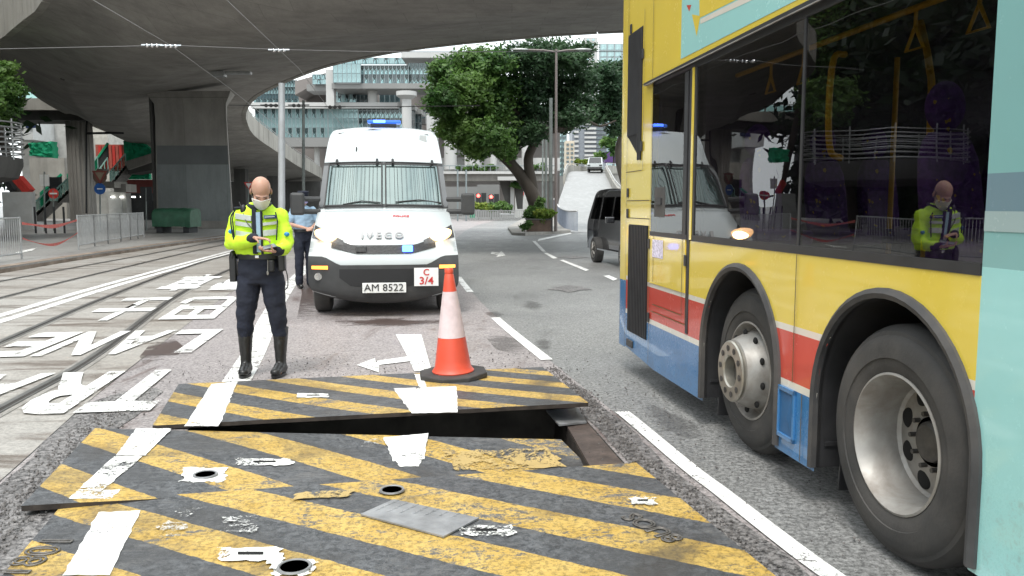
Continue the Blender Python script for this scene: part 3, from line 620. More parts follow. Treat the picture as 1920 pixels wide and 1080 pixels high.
m = MB(); m.box(BL - .015, BL, 6.77, 6.95, .265, .33); bb('side_marker', m, M['b_trim'], bevel=.01)
m = MB(); m.box(BL - .006, BL + .002, 5.99, 6.24, 1.42, 1.65); bb('window_latch', m, M['b_trim']); m = MB(); m.obox((BL - .012, 6.12, 1.54), (.012, .13, .05)); bb('window_latch', m, M['b_dark'])
stk = pm('notice sticker', (.75, .7, .85), .5, 0, .5, 60)
m = MB(); m.box(BL - .0095, BL - .0085, 6.0, 6.26, 1.10, 1.24); bb('sticker', m, stk)
# refuelling flap, recessed
m = MB(); s0, s1, z0, z1 = 3.87, 4.06, .27, .55
for a in ((s0, s0 + .02, z0, z1), (s1 - .02, s1, z0, z1), (s0, s1, z0, z0 + .025), (s0, s1, z1 - .025, z1)): m.box(BL - .014, BL + .001, *a)
fr_ = bb('fuel_flap', m, M['b_blue'], bevel=.003); m = MB(); m.poly([(BL - .003, s0 + .02, z0 + .02), (BL - .003, s1 - .02, z0 + .02), (BL - .003, s1 - .02, z1 - .02), (BL - .003, s0 + .02, z1 - .02)]); m.prism([(BL - .004, s0 + .03, z0 + .03), (BL - .010, s0 + .08, z0 + .12), (BL - .004, s0 + .06, z1 - .03), (BL - .004, s0 + .03, z1 - .03)], (.001, 0, 0)); m.build('flap_recess', pm('blue flap', (.03, .12, .27), .4), fr_, 0, off=BO)
# wheel arches
for c, h in CW:
    pa = [(c - h, bottom(c - h) + .02)] + [(c - h * math.cos(t), .56 + .56 * math.sin(t)) for t in [i * math.pi / 24 for i in range(25)]] + [(c + h, bottom(c + h) + .02)]
    m = MB(); rows = []
    for i, (s, z) in enumerate(pa):
        a = pa[max(0, i - 1)]; b = pa[min(len(pa) - 1, i + 1)]; d = Vector((b[0] - a[0], b[1] - a[1])).normalized(); n = Vector((-d.y, d.x))
        if i in (0, len(pa) - 1): n = Vector((-1 if i == 0 else 1, 0))
        o_ = lambda k, x: (BL + x, s + n.x * k, z + n.y * k)
        rows.append([o_(0, .03), o_(-.0, -.018), o_(.022, -.026), o_(.044, -.012), o_(.046, .01)])
    m.grid(rows); bb('arch_trim', m, M['b_trim'], smooth=50)
    m = MB(); m.grid([[(BL + .01, s, z), (BL + .8, s, z)] for s, z in pa]); m.poly([(BL + .8, s, z) for s, z in pa]); bb('wheel_arch', m, M['b_dark'], smooth=40)
def wheel(c, face, dual):
    X = Matrix(((0, 0, 1), (0, 1, 0), (-1, 0, 0)))           # lathe z -> +lat (inwards)
    w_ = thing('x', None, None); w_.name = 'wheel'; w_.parent = bus; w_.location = (face - BO[0], c - BO[1], .51)
    def wb(n, prof, mt, k=64, sm=30): m = MB(); m.lathe(prof, k, (0, 0, 0), X, caps=False); return m.build(n, mt, w_, sm)
    tw = .29
    wb('tyre', [(.292, .02), (.300, -.002), (.33, -.012), (.36, -.014), (.362, -.020), (.40, -.018), (.43, -.012), (.455, .0), (.458, .004), (.475, .01), (.492, .03), (.502, .05), (.505, .065)] + [(.505, .065), (.505, .12), (.495, .123), (.495, .135), (.505, .138), (.505, .2), (.495, .203), (.495, .215), (.505, .218), (.505, .26), (.49, .28), (.43, .30), (.30, .30)], M['tyre'])
    if dual:
        wb('inner_tyre', [(.30, .33), (.45, .33), (.505, .37), (.505, .58), (.45, .62), (.3, .62)], M['tyre'])
        wb('rim', [(.296, .012), (.300, -.006), (.290, -.010), (.284, 0), (.274, .03), (.262, .06), (.262, .09), (.254, .12), (.248, .175), (.236, .19), (.20, .186), (.16, .180), (.115, .178), (.105, .17)], M['steel'])
        wb('hub', [(.090, .175), (.084, .155), (.07, .145), (.001, .14)], M['nut'])
        for k in range(8):
            a = k * math.pi / 4 + .3; m = MB(); m.ball((.187, math.cos(a) * .188, math.sin(a) * .188), (.010, .047, .047), 20); m.build('hand_hole', M['hole_shade'], w_)  # black ellipsoids paint the dark of the hand holes
        for k in range(10):
            a = k * math.pi / 5; m = MB(); m.lathe([(.011, 0), (.011, .03), (.001, .03)], 6, (.178, math.cos(a) * .118, math.sin(a) * .118), X @ Matrix.Diagonal((1, 1, -1))); m.build('wheel_nut', M['nut'], w_, 20)
    else:
        wb('rim', [(.296, .012), (.300, -.006), (.290, -.008), (.282, .004), (.268, .04), (.255, .055), (.235, .03), (.225, -.02), (.208, -.06), (.19, -.095), (.175, -.102)], M['steel'])
        wb('hub_ring', [(.180, -.100), (.186, -.118), (.178, -.126), (.100, -.126), (.092, -.118), (.092, -.06)], pm('wheel trim ring', (.5, .48, .42), .35, .8, .15, 8, dirt=.5, dirtc=(.15, .12, .1)))
        wb('hub', [(.093, -.06), (.06, -.065), (.001, -.06)], M['nut'])
        for k in range(10):
            a = k * math.pi / 5 + .1; m = MB(); m.lathe([(.017, 0), (.019, .003), (.001, .0035)], 18, (-.1265, math.cos(a) * .140, math.sin(a) * .140), X @ Matrix.Diagonal((1, 1, -1))); m.build('nut_recess', M['nut'], w_)
        for k in range(10):
            a = k * math.pi / 5 + .2; m = MB(); m.ball((-.02, math.cos(a) * .232, math.sin(a) * .232), (.012, .022, .022), 12); m.build('hand_hole', M['hole_shade'], w_)
wheel(4.60, 2.125, False); wheel(3.07, 2.075, True); CW2 = 0
for s, la in ((5.12, 2.16), (3.64, 2.18)):
    m = MB(); m.prism([(la, s, .36), (la + .42, s, .36), (la + .42, s + .03, .07), (la, s + .02, .09)], (0, .012, 0)); bb('mudflap', m, M['b_dark'])
# advertisement panel on the upper side
def onbus(px, py, e=.003):
    r = ray(px, py); n = Vector((DY, -DX, 0)); q = Vector((0, 0, CAM_H)) + r * (BL / r.dot(n)); a = to_rf(q); return (BL - e, a[1], a[2])
m = MB(); m.poly([(BL - .002, 5.71, 2.552), (BL - .002, 2.59, 2.552), (BL - .002, 2.59, 3.13), (BL - .002, 5.71, 3.13)]); bb('advert_panel', m, M['b_cyan'])
for q, mt, nm in (([(1298, 27), (1314, 30), (1307, 68)], 'b_yel', 'advert_shape'), ([(1312, -60), (1500, -60), (1312, 34)], 'b_yel', 'advert_shape'), ([(1314, 36), (1314, 45), (1530, -55), (1500, -57)], 'b_white', 'advert_line'), ([(1288, 10), (1297, 9), (1293, 22)], 'b_red', 'advert_shape')):
    m = MB(); m.poly([onbus(*p) for p in q]); bb(nm, m, M[mt])
# seats, grab rails and straps inside
def bus_seat(la, s, fl=.93):
    t = bpy.data.objects.new('seat', None); C.objects.link(t); t.parent = bus; t.location = (la - BO[0], s - BO[1], fl); t.scale = (.85, .85, .93)
    m = MB(); rows = []
    for z, wd in ((.42, .20), (.5, .215), (.7, .215), (.84, .20), (.92, .16), (.96, .11)):
        y = .25 + (z - .42) * .20; rows.append([(.8 * wd * math.copysign(abs(math.cos(a)) ** .6, math.cos(a)), y + .045 * math.copysign(abs(math.sin(a)) ** .7, math.sin(a)), z) for a in [k * math.tau / 20 for k in range(20)]])
    m.grid(rows, close=True); m.poly(rows[-1]); m.build('backrest', M['seat'], t, 50)
    m = MB(); m.ball((0, .375, 1.08), (.11, .05, .12), 20); m.build('headrest', M['seat'], t, 60)
    m = MB(); m.box(-.18, .18, -.22, .24, .36, .46); m.build('cushion', M['seat'], t, 0, bevel=.03)
    m = MB(); m.box(-.04, .04, -.1, .1, 0, .36); m.build('pedestal', M['b_dark'], t, 0)
for la, s in ((2.37, 2.95), (2.84, 2.95), (2.37, 2.1), (2.84, 2.1), (3.75, 2.9), (4.2, 2.9), (4.2, 3.8), (3.75, 3.8), (2.4, 4.85), (2.86, 4.85), (3.3, 4.95), (3.8, 4.95), (4.25, 4.95)): bus_seat(la, s)
for pts in ([(2.36, 4.07, 2.30), (2.28, 4.04, 2.27), (2.24, 4.0, 2.02), (2.28, 4.04, 1.80), (2.36, 4.07, 1.76)], [(2.7, 3.95, 2.45), (2.62, 3.75, 2.2), (2.58, 3.66, 1.95), (2.58, 3.66, .95)], [(3.2, 4.9, 2.45), (3.2, 4.9, .95)]):
    m = MB(); m.tube(cr1(pts, 5), .017, 8); bb('grab_rail', m, M['grab'], smooth=60)
m = MB(); m.tube([(2.3, 0, 2.38), (2.3, 5.3, 2.38)], .016, 8); bb('grab_rail', m, M['grab'], smooth=60)
for s in (3.0, 3.4, 4.4, 4.8):
    m = MB(); m.tube([(2.3, s, 2.38), (2.3, s, 2.30), (2.3, s + .06, 2.20), (2.3, s - .06, 2.20), (2.3, s, 2.30)], .009, 6); bb('hanging_strap', m, M['grab'], smooth=60)
# ------------------------------------------------------------- white police minibus
VC = -.145                                                   # lateral centre
VO = (VC, 13.6, 0)
van = thing('police_van', 'white minibus with wire window guards and blue lights, facing the tilted plate', 'van', rf(*VO), ROT)
M['v_white'] = pm('van white paint', (.50, .535, .54), .25, 0, .02, 2, coat=.5, dirt=.06, dirtc=(.4, .38, .35)); M['v_black'] = pm('van black plastic', (.035, .036, .037), .5, 0, .15, 8, dirt=.3, dirtc=(.1, .095, .09))
M['v_glass'] = glass('van windscreen', (.3, .36, .35), (.82, .95, .92), .01, 3.3, .03, 1.5); M['wire'] = pm('guard wire', (.03, .03, .03), .5, .4); M['chrome'] = pm('chrome', (.75, .75, .76), .12, 1, .03)
M['head_lit'] = emis('lit headlamp', (1, .66, .32), 10); M['head_warm'] = emis('warm lamp glow', (1, .50, .18), 1.5, (.8, .6, .4)); M['amber'] = emis('amber lamp lit', (1, .30, .05), 1.3, (.8, .3, .05)); M['blue_lit'] = emis('blue lamp lit', (.05, .14, 1), 4.5, (.05, .1, .6)); M['blue_dim'] = emis('blue lamp', (.02, .10, .5), .7, (.02, .09, .4)); M['lens'] = pm('clear lens', (.10, .10, .10), .1, .3, .3, 30)
# body profile: (s, z, half width, sweep-back at the sides, drop at the sides)
PR = [(11.10, .19, .90, .18, -.13), (11.03, .24, .97, .20, -.12), (11.00, .40, 1.015, .22, -.05), (11.00, .66, 1.02, .24, 0), (11.01, .76, 1.02, .26, .0), (11.04, .84, 1.02, .30, 0), (11.07, .90, 1.01, .33, -.02), (11.12, 1.00, 1.00, .36, -.02), (11.20, 1.10, .99, .40, -.01), (11.33, 1.20, .975, .42, 0.0), (11.52, 1.32, .965, .40, .015), (11.75, 1.42, .955, .35, .02), (11.92, 1.485, .95, .30, .02), (12.20, 1.80, .925, .26, .01), (12.52, 2.16, .895, .22, .015), (12.60, 2.25, .885, .20, .02), (12.80, 2.48, .855, .18, .03), (13.0, 2.66, .82, .15, .05), (13.12, 2.735, .77, .12, .05), (13.4, 2.765, .72, .1, .05)]
PRI = cr1(PR, 8)
def vp(u, z, e=0.0, lowest=True):                            # point on the van's front skin at side u (-1..1) and height z
    zs = [q[1] for q in PRI]; q = [float(np.interp(z, zs, [r[k] for r in PRI])) for k in range(5)]
    return (VC + u * q[2], q[0] + q[3] * abs(u) ** 3.2 - e, z - q[4] * u * u)
def vpatch(z0, z1, u0, u1, e, nz=10, nu=16, f0=None, f1=None):
    m = MB(); rows = []
    for i in range(nz + 1):
        row = []
        for j in range(nu + 1):
            u = u0 + (u1 - u0) * j / nu; a = f0(u) if f0 else z0; b = f1(u) if f1 else z1
            row.append(vp(u, a + (b - a) * i / nz, e))
        rows.append(row)
    m.grid(rows); return m
def vb(n, m, mt, par=van, sm=40, **k): return m.build(n, mt, par, sm, off=VO, **k)
m = MB(); rows = []
for q in PRI:
    row = []
    for j in range(33):
        u = -1 + 2 * j / 32; row.append((VC + u * q[2], q[0] + q[3] * abs(u) ** 3.2, q[1] - q[4] * u * u))
    rows.append([(row[0][0] , 17.6, q[1] - q[4])] + [(row[0][0], row[0][1] + .25, row[0][2])] + row + [(row[-1][0], row[-1][1] + .25, row[-1][2])] + [(row[-1][0], 17.6, q[1] - q[4])])
rows.append([(p[0], 17.6, p[2]) for p in rows[-1]]); m.grid(rows); vb('body', m, M['v_white'], sm=50)
m = MB(); m.box(VC - .9, VC + .9, 11.5, 17.5, .22, .3); vb('underbody', m, M['v_black'])
lo = lambda u: .88 - .0 * u
def bump_top(u): a = abs(u); return .715 + .11 * min(1, max(0, (a - .58) / .2))
vb('bumper', vpatch(.19, .7, -1, 1, .02, 10, 32, f1=bump_top), M['v_black'])
vb('lower_intake', vpatch(.44, .66, -.58, .52, .024, 4, 16, f0=lambda u: .42 + .12 * max(0, abs(u + .03) - .4) / .15), pm('dark grille', (.012, .012, .013), .6))
def gr0(u): return .862 + .20 * max(0, abs(u) - .36)
def gr1(u): return .975 + .30 * max(0, abs(u) - .42)
vb('grille', vpatch(.88, .97, -.70, .70, .012, 4, 28, f0=gr0, f1=gr1), pm('honeycomb grille', (.02, .02, .021), .5, 0, .6, 40, bump=1, bs=40))
for sgn in (-1, 1):
    a, b = (-.985, -.60) if sgn < 0 else (.60, .985)
    a, b = (-.99, -.54) if sgn < 0 else (.54, .99)
    vb('headlight', vpatch(1.0, 1.2, a, b, .012, 8, 12, f0=lambda u: .975 + .16 * (abs(u) - .54), f1=lambda u: 1.03 + .46 * (abs(u) - .54)), M['lens'])
    q = vp(sgn * .77, 1.085, .035); m = MB(); m.ball(q, (.18, .06, .085), 24, Matrix.Rotation(-sgn * .35, 3, 'Y')); lw = vb('lamp_glow', m, M['head_warm'])  # emissive ellipsoid stands for the warm glow round the headlamp
    q = vp(sgn * .75, 1.08, .085); m = MB(); m.ball(q, (.105, .03, .06), 20); m.build('lit_lamp', M['head_lit'], lw, 40, off=VO)
    u0, u1 = (-.95, -.73) if sgn < 0 else (.73, .95)
    vb('indicator', vpatch(.655, .70, u0, u1, .030, 3, 8, f1=lambda u: .70 + .02 * (1 - abs(u))), M['amber'])
    q = vp(sgn * .86, .545, .03); m = MB(); m.lathe([(.055, .0), (.05, -.02), (.001, -.02)], 24, q, Matrix(((1, 0, 0), (0, 0, 1), (0, -1, 0)))); vb('fog_lamp', m, M['chrome'])
# windscreen and its guard
vb('windscreen', vpatch(1.52, 2.13, -.92, .92, .008, 10, 24), M['v_glass'])
vb('windscreen_surround', vpatch(1.485, 1.53, -1, 1, .014, 3, 24), M['v_black']); vb('windscreen_surround', vpatch(2.12, 2.17, -1, 1, .014, 3, 24), M['v_black'])
for a, b in ((-1.0, -.91), (.91, 1.0)): vb('windscreen_pillar', vpatch(1.5, 2.15, a, b, .012, 8, 4), pm('grey pillar', (.16, .165, .17), .4))
for sgn, u0, u1 in ((-1, -.9, -.03), (1, .03, .9)):
    g_ = MB()
    for uu in (u0, u1): g_.tube([vp(uu, 1.50, .07), vp(uu, 2.16, .07)], .011, 6)
    for zz in (1.51, 2.15): g_.tube([vp(u0 + (u1 - u0) * k / 8, zz, .07) for k in range(9)], .012, 6)
    G_ = vb('window_guard', g_, M['wire'])
    for k in range(1, 13):
        uu = u0 + (u1 - u0) * (k + random.uniform(-.18, .18)) / 13; w_ = MB(); w_.tube([vp(uu, 1.51, .072), vp(uu, 1.83, .072), vp(uu, 2.15, .072)], .0028, 4); w_.build('guard_wire', M['wire'], G_, 0, off=VO)
    for uu in (u0 + .12, u1 - .08):
        w_ = MB(); w_.tube([vp(uu, 2.15, .06), vp(uu, 2.2, .03)], .02, 6); w_.build('guard_bracket', M['wire'], G_, 0, off=VO)
for (a, b, c, d) in ((.9, 1.56, .18, 1.56), (-.05, 1.55, -.62, 1.53)):
    m = MB(); m.tube([vp(a, b, .03), vp((a + c) / 2, (b + d) / 2 + .035, .03), vp(c, d, .03)], .009, 6); vb('wiper', m, M['v_black'])
# mirrors on arms
for sgn in (-1, 1):
    x = VC + sgn * 1.22; m = MB(); m.obox((x, 11.95, 1.53), (.20, .09, .32)); mo = vb('door_mirror', m, M['v_black'], sm=0, bevel=.035)
    for zz in (1.42, 1.60):
        a = MB(); a.tube([(VC + sgn * .93, 12.15, zz), (x, 11.97, zz)], .038, 8); a.build('mirror_arm', M['v_black'], mo, 40, off=VO)
# roof light bar, aerial plate, bonnet marks, plates and lettering
m = MB(); m.box(VC - .25, VC + .27, 13.05, 13.25, 2.79, 2.84); lb = vb('light_bar', m, M['blue_dim'], sm=0, bevel=.02)
m = MB(); m.box(VC - .16, VC + .03, 13.03, 13.24, 2.797, 2.838); m.build('lit_segment', M['blue_lit'], lb, 0, off=VO, bevel=.01); m = MB(); m.box(VC - .2, VC + .2, 13.1, 13.2, 2.74, 2.785); m.build('bar_foot', M['v_black'], lb, 0, off=VO)
q = vp(.72, 2.56, .03); m = MB(); m.obox(q, (.11, .02, .13)); vb('aerial_pad', m, pm('pad grey', (.5, .52, .52), .5), sm=0, bevel=.01)
m = MB(); m.tube([vp(-.85, 2.66, .012), vp(-.2, 2.69, .012), vp(.85, 2.655, .012)], .008, 5); vb('roof_seam', m, M['v_black'])
m = MB(); m.tube([vp(-.47, 2.33, .0), vp(-.47, 2.40, .03)], .010, 5); vb('aerial', m, M['v_black'])
for a, mt in ((-.30, 'lens'), (.315, 'blue_lit')):
    q = vp(a, .925, .03); m = MB(); m.obox(q, (.14, .04, .085)); vb('grille_lamp', m, M[mt], sm=0, bevel=.01)
m = MB(); m.obox(vp(-.0, .41, .05), (.58, .02, .135)); npl = vb('number_plate', m, pm('plate white', (.8, .8, .78), .4), sm=0, bevel=.004)
m = MB(); m.obox(vp(.55, .545, .09), (.325, .012, .245)); cpl = vb('paper_sign', m, pm('sign white', (.8, .79, .78), .6), sm=0)
def txt3(body, size, loc, mat, par, ext=.003, bold=0, sx=1, rot=(math.pi / 2, 0, 0), align='CENTER'):
    cu = bpy.data.curves.new('t', 'FONT'); cu.body = body; cu.size = size; cu.extrude = ext; cu.offset = bold; cu.align_x = align; cu.align_y = 'CENTER'; cu.resolution_u = 3
    o = bpy.data.objects.new('t', cu); C.objects.link(o); dg = bpy.context.evaluated_depsgraph_get(); dg.update(); me = bpy.data.meshes.new_from_object(o.evaluated_get(dg)); bpy.data.objects.remove(o)
    for v in me.vertices: v.co.x *= sx
    me.materials.clear(); me.materials.append(mat); return put('lettering', me, par, loc, rot)
ink = pm('black lettering', (.02, .02, .02), .5); redink = pm('red lettering', (.55, .03, .03), .5)
q = vp(0, .41, .065); txt3('AM 8522', .135, (q[0] - VO[0] - .005, q[1] - VO[1], q[2]), ink, npl, .002, 0, 1.05)
q = vp(.55, .545, .10); txt3('C', .12, (q[0] - VO[0] - .0, q[1] - VO[1], q[2] + .06), redink, cpl, .002, .002); txt3('3/4', .14, (q[0] - VO[0], q[1] - VO[1], q[2] - .055), redink, cpl, .002, .002, 1.1)
q = vp(-.02, 1.10, .035); txt3('I V E C O', .125, (q[0] - VO[0], q[1] - VO[1] + .0, q[2]), pm('dull badge', (.22, .22, .225), .3, .5, .1), van, .008, .004, 1.15, (math.radians(62), 0, 0))
q = vp(.25, 1.36, .02); txt3('POLICE', .07, (q[0] - VO[0], q[1] - VO[1], q[2]), redink, van, .002, .002, 1.0, (math.radians(25), 0, 0))
for sgn in (-1, 1):
    for s in (12.0, 16.3):
        X = Matrix(((0, 0, 1), (0, 1, 0), (-1, 0, 0))); m = MB(); m.lathe([(.20, -.11), (.30, -.12), (.345, -.10), (.36, -.06), (.36, .06), (.345, .10), (.30, .12), (.2, .11)], 36, (VC + sgn * .865, s - .2 if s < 14 else s, .36), X); vb('wheel', m, M['tyre'])
m = MB()
for sgn in (-1, 1): m.box(VC + sgn * .98 - .03, VC + sgn * .98 + .03, 12.3, 12.7, .2, .45) if 0 else None
# ------------------------------------------------------------- black people carrier behind the bus
KO = (6.2, 19.0, 0)
mpv = thing('people_carrier', 'black people carrier in the far lane, half hidden behind the bus', 'car', rf(*KO), ROT)
M['k_black'] = pm('black car paint', (.022, .023, .026), .15, 0, .05, 2, coat=1); M['k_glass'] = glass('dark car glass', (.08, .08, .08), 1, .01, 1.9)
sp = [(21.55, .35), (21.66, .7), (21.62, 1.1), (21.35, 1.55), (21.05, 1.85), (20.2, 1.92), (18.6, 1.91), (17.9, 1.78), (17.1, 1.2), (16.6, 1.05), (16.35, .7), (16.4, .32)]
sp = [tuple(x) for x in cr1(sp, 4)]
m = MB(); rows = []
for k, (wd, sh) in enumerate(((.80, .97), (.93, .99), (.955, 1.0), (.955, 1.0), (.93, .99), (.80, .97))):
    la = (-wd if k < 3 else wd)
    def tw(z): return 1 - .17 * max(0, z - 1.05)
    rows.append([(KO[0] + la * tw(z), 19 + (s - 19) * sh, .3 + (z - .3) * (sh if z > .5 else 1)) for s, z in sp])
SQ = lambda m_: setattr(m_, 'v', [(p[0], 21.75 - (21.6 - p[1]) * .84, p[2]) for p in m_.v])
m.grid(rows); m.poly(rows[0][::-1]); m.poly(rows[-1]); SQ(m); m.build('body', M['k_black'], mpv, 50, off=KO)
for s0, s1 in ((20.15, 21.1), (18.75, 20.0), (17.7, 18.6)):
    m = MB(); x = lambda z: KO[0] - .935 * (1 - .17 * max(0, z - 1.05)) - .03
    m.poly([(x(1.15), s0, 1.15), (x(1.15), s1 + (.15 if s0 > 20 else 0), 1.15), (x(1.72), s1 - (.1 if s0 > 20 else 0), 1.72), (x(1.72), s0 + (.25 if s0 < 18 else 0), 1.72)]); SQ(m); m.build('side_window', M['k_glass'], mpv, 0, off=KO)
m = MB(); m.obox((KO[0] - 1.1, 18.9, 1.16), (.22, .12, .16)); m.build('wing_mirror', M['k_black'], mpv, 0, off=KO, bevel=.03)
m = MB(); m.box(KO[0] - .965, KO[0] - .95, 18.6, 20.7, .36, .40); m.build('sill_trim', M['chrome'], mpv, 0, off=KO)
for s in (18.25, 21.02):
    for sg in (-1, 1):
        X = Matrix(((0, 0, 1), (0, 1, 0), (-1, 0, 0))); m = MB(); m.lathe([(.22, -.1), (.31, -.11), (.34, -.08), (.34, .1), (.2, .1)], 32, (KO[0] + sg * .87, s, .34), X); wo = m.build('wheel', M['tyre'], mpv, 40, off=KO)
        m = MB()
        m.lathe([(.215, 0), (.22, -.01), (.20, -.012), (.19, .03), (.001, .03)], 32, (KO[0] + sg * .87 - .10, s, .34), X)
        for k in range(5):
            a = k * math.tau / 5; m.beam((KO[0] + sg * .87 - .115, s + .03 * math.cos(a), .34 + .03 * math.sin(a)), (KO[0] + sg * .87 - .105, s + .2 * math.cos(a), .34 + .2 * math.sin(a)), .045, .02)
        m.build('rim', M['steel'], wo, 30, off=KO)
# ------------------------------------------------------------- the flyover overhead
def conc(name, col, **k):
    m, t, p = nodes(name); big = noise_(t, .25, 7, .65, dist=.4); st = noise_(t, 1.2, 6, .7, stretch=(1, 1, .15)); fine = noise_(t, 25, 4, .6)
    c = mixc(t, ramp(t, big, [(.35, 0.0), (.65, 1.0)]), tuple(x * .82 for x in col), tuple(x * 1.12 for x in col))
    c = mixc(t, 1.0, c, ramp(t, st, [(.3, .78), (.6, 1.05)]), 'MULTIPLY'); c = mixc(t, 1.0, c, ramp(t, fine, [(.3, .92), (.7, 1.06)]), 'MULTIPLY')
    t.links.new(c, p.inputs['Base Color']); br = N(t, 'TexBrick'); br.offset = .5; br.inputs['Scale'].default_value = 1; br.inputs['Brick Width'].default_value = 2.4; br.inputs['Row Height'].default_value = 1.2; br.inputs['Mortar Size'].default_value = .012; br.inputs['Color1'].default_value = (1, 1, 1, 1); br.inputs['Color2'].default_value = (.90, .90, .90, 1); br.inputs['Mortar'].default_value = (.72, .72, .72, 1)
    tcn = N(t, 'TexCoord'); t.links.new(tcn.outputs['Object'], br.inputs['Vector']); c = mixc(t, 1.0, c, br.outputs[0], 'MULTIPLY'); dr = ramp(t, noise_(t, .8, 8, .75, dist=.6), [(.56, 0.0), (.7, .3)]); c = mixc(t, dr, c, tuple(x * .45 for x in col)); t.links.new(c, p.inputs['Base Color'])
    p.inputs['Roughness'].default_value = .88; bump_(t, p, fine, .2, .01); return m
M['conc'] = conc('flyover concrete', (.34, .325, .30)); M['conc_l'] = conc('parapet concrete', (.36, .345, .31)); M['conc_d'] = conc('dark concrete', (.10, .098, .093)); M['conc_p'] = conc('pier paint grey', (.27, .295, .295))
M['galv'] = pm('galvanised steel', (.42, .43, .43), .45, .6, .15, 6, dirt=.3, dirtc=(.2, .18, .16)); M['pole'] = pm('light grey pole', (.45, .47, .48), .5, .2, .12, 2, dirt=.3, dirtc=(.2, .19, .18)); M['pole_d'] = pm('weathered grey green pole', (.2, .225, .215), .6, .1, .2, 2, dirt=.4)
ST = [((45, 30, 9.2), (38, 10, 9.2)), ((22, 33.5, 9.15), (18, 15.5, 9.2)), ((4.7, 36.4, 9.1), (0, 20.5, 9.15)), ((-.15, 38, 9.1), (-8, 24.5, 9.1)), ((-3.9, 39.8, 9.1), (-13.2, 27.4, 9.1)), ((-7.2, 42.2, 9.1), (-16.3, 30, 9.1)), ((-10.4, 45.5, 9.1), (-18.0, 32.3, 9.1)), ((-14.1, 50.9, 9.1), (-19.7, 34.2, 9.1)), ((-17.1, 55.8, 9.05), (-22.3, 37.2, 9.1)), ((-18.8, 58.9, 8.9), (-25.2, 40.8, 9.1)), ((-20.6, 63, 8.6), (-28.6, 47.8, 9.05)), ((-21.8, 66.9, 8.2), (-33, 58.7, 8.85)), ((-22.9, 72.3, 7.6), (-36, 69.9, 8.5)), ((-23.8, 82, 6.9), (-38.6, 82.8, 8.1)), ((-26.2, 99, 6.3), (-40.5, 98, 7.2)), ((-27.4, 112, 5.8), (-42, 111, 6.4)), ((-32, 150, 4.6), (-46, 148, 4.6))]
IN = [Vector(p) for p in cr1([s[0] for s in ST], 8)]; OU = [Vector(p) for p in cr1([s[1] for s in ST], 8)]
fo = Vector((-19.2, 49.2, 0))
fly = thing('flyover', 'curved concrete flyover sweeping overhead on a tapering pier', 'flyover', fo)
fr = [(0, 0), (.005, -.02), (.14, -.16), (.15, -.18), (.58, -1.25), (.59, -1.27), (.78, -1.27), (.80, -1.22), (.95, -.14), (.995, -.02), (1, 0)]
m = MB(); rows = []
for a, b in zip(IN, OU):
    rows.append([a + Vector((0, 0, .45))] + [a.lerp(b, f) + Vector((0, 0, dz)) for f, dz in fr] + [b + Vector((0, 0, .45))])
m.grid(rows, close=True); m.build('deck', M['conc'], fly, 28, off=fo)
def arc(q, step):
    d = [0]
    for a, b in zip(q[:-1], q[1:]): d.append(d[-1] + (b - a).length)
    n = int(d[-1] / step); o = []
    for i in range(n + 1):
        s = i * step; k = min(len(q) - 2, max(0, np.searchsorted(d, s) - 1)); o.append(q[k].lerp(q[k + 1], (s - d[k]) / max(1e-6, d[k + 1] - d[k])))
    return o
for q, out, step in ((IN, 1, 2.2), (OU, -1, 2.0)):
    ps = arc(q, step)
    for a, b in zip(ps[:-1], ps[1:]):
        if a.y > 120 or a.x > 30: continue
        d = (b - a).normalized(); n = Vector((-d.y, d.x, 0)).normalized() * (-.28 * out); g_ = d * .04
        m = MB(); a2 = a + g_; b2 = b - g_; u = Vector((0, 0, 1.55)); l = Vector((0, 0, -.04)); e = -n * .12
        vs = [a2 + e + l, b2 + e + l, b2 + n + l, a2 + n + l, a2 + e * .2 + u, b2 + e * .2 + u, b2 + n + u, a2 + n + u]
        m.add(vs, [(0, 3, 2, 1), (4, 5, 6, 7), (0, 1, 5, 4), (1, 2, 6, 5), (2, 3, 7, 6), (3, 0, 4, 7)]); m.build('parapet_panel', M['conc_l'], fly, 0, off=fo)
    for h in (1.75, 1.95):
        m = MB(); m.tube([p + Vector((0, 0, h)) for p in ps if p.y < 122 and p.x < 31], .035, 5); m.build('handrail', M['galv'], fly, off=fo)
    m = MB()
    for p in ps[::1]:
        if p.y < 122 and p.x < 31: m.beam(p + Vector((0, 0, 1.5)), p + Vector((0, 0, 1.95)), .05, .05)
    tag(m.build('rail_posts', M['galv'], fly, 0, off=fo), kind='stuff')
# pier: tapering upwards, wider at its head
pb = [at(x, 432, 48.2) for x in (296, 436)]; cxp = (pb[0].x + pb[1].x) / 2
m = MB(); rows = []
for z, hw, hd in ((0, 2.26, .55), (2.5, 2.2, .55), (6.6, 2.08, .55), (7.4, 2.1, .6), (8.1, 2.5, .9)):
    rows.append([(cxp - hw, 48.75 - hd, z), (cxp + hw, 48.75 - hd, z), (cxp + hw - .35, 48.75 + hd, z), (cxp - hw, 48.75 + hd, z)])
m.grid(rows, close=True); m.build('pier', M['conc'], fly, 20, off=fo)
m = MB(); m.box(cxp - 2.10, cxp + 2.16, 48.16, 48.2, .6, 3.9); m.build('pier_paint', M['conc_p'], fly, 0, off=fo)
m = MB(); m.box(cxp - 2.08, cxp + 2.10, 48.19, 48.24, 3.9, 5.0); m.build('pier_paint', pm('dark pier paint', (.15, .16, .162), .8, 0, .15, .8), fly, 0, off=fo)
m = MB(); m.box(cxp - 2.45, cxp - 2.28, 48.3, 50, .0, 8.1); m.build('pier_rib', M['conc_d'], fly, 0, off=fo)
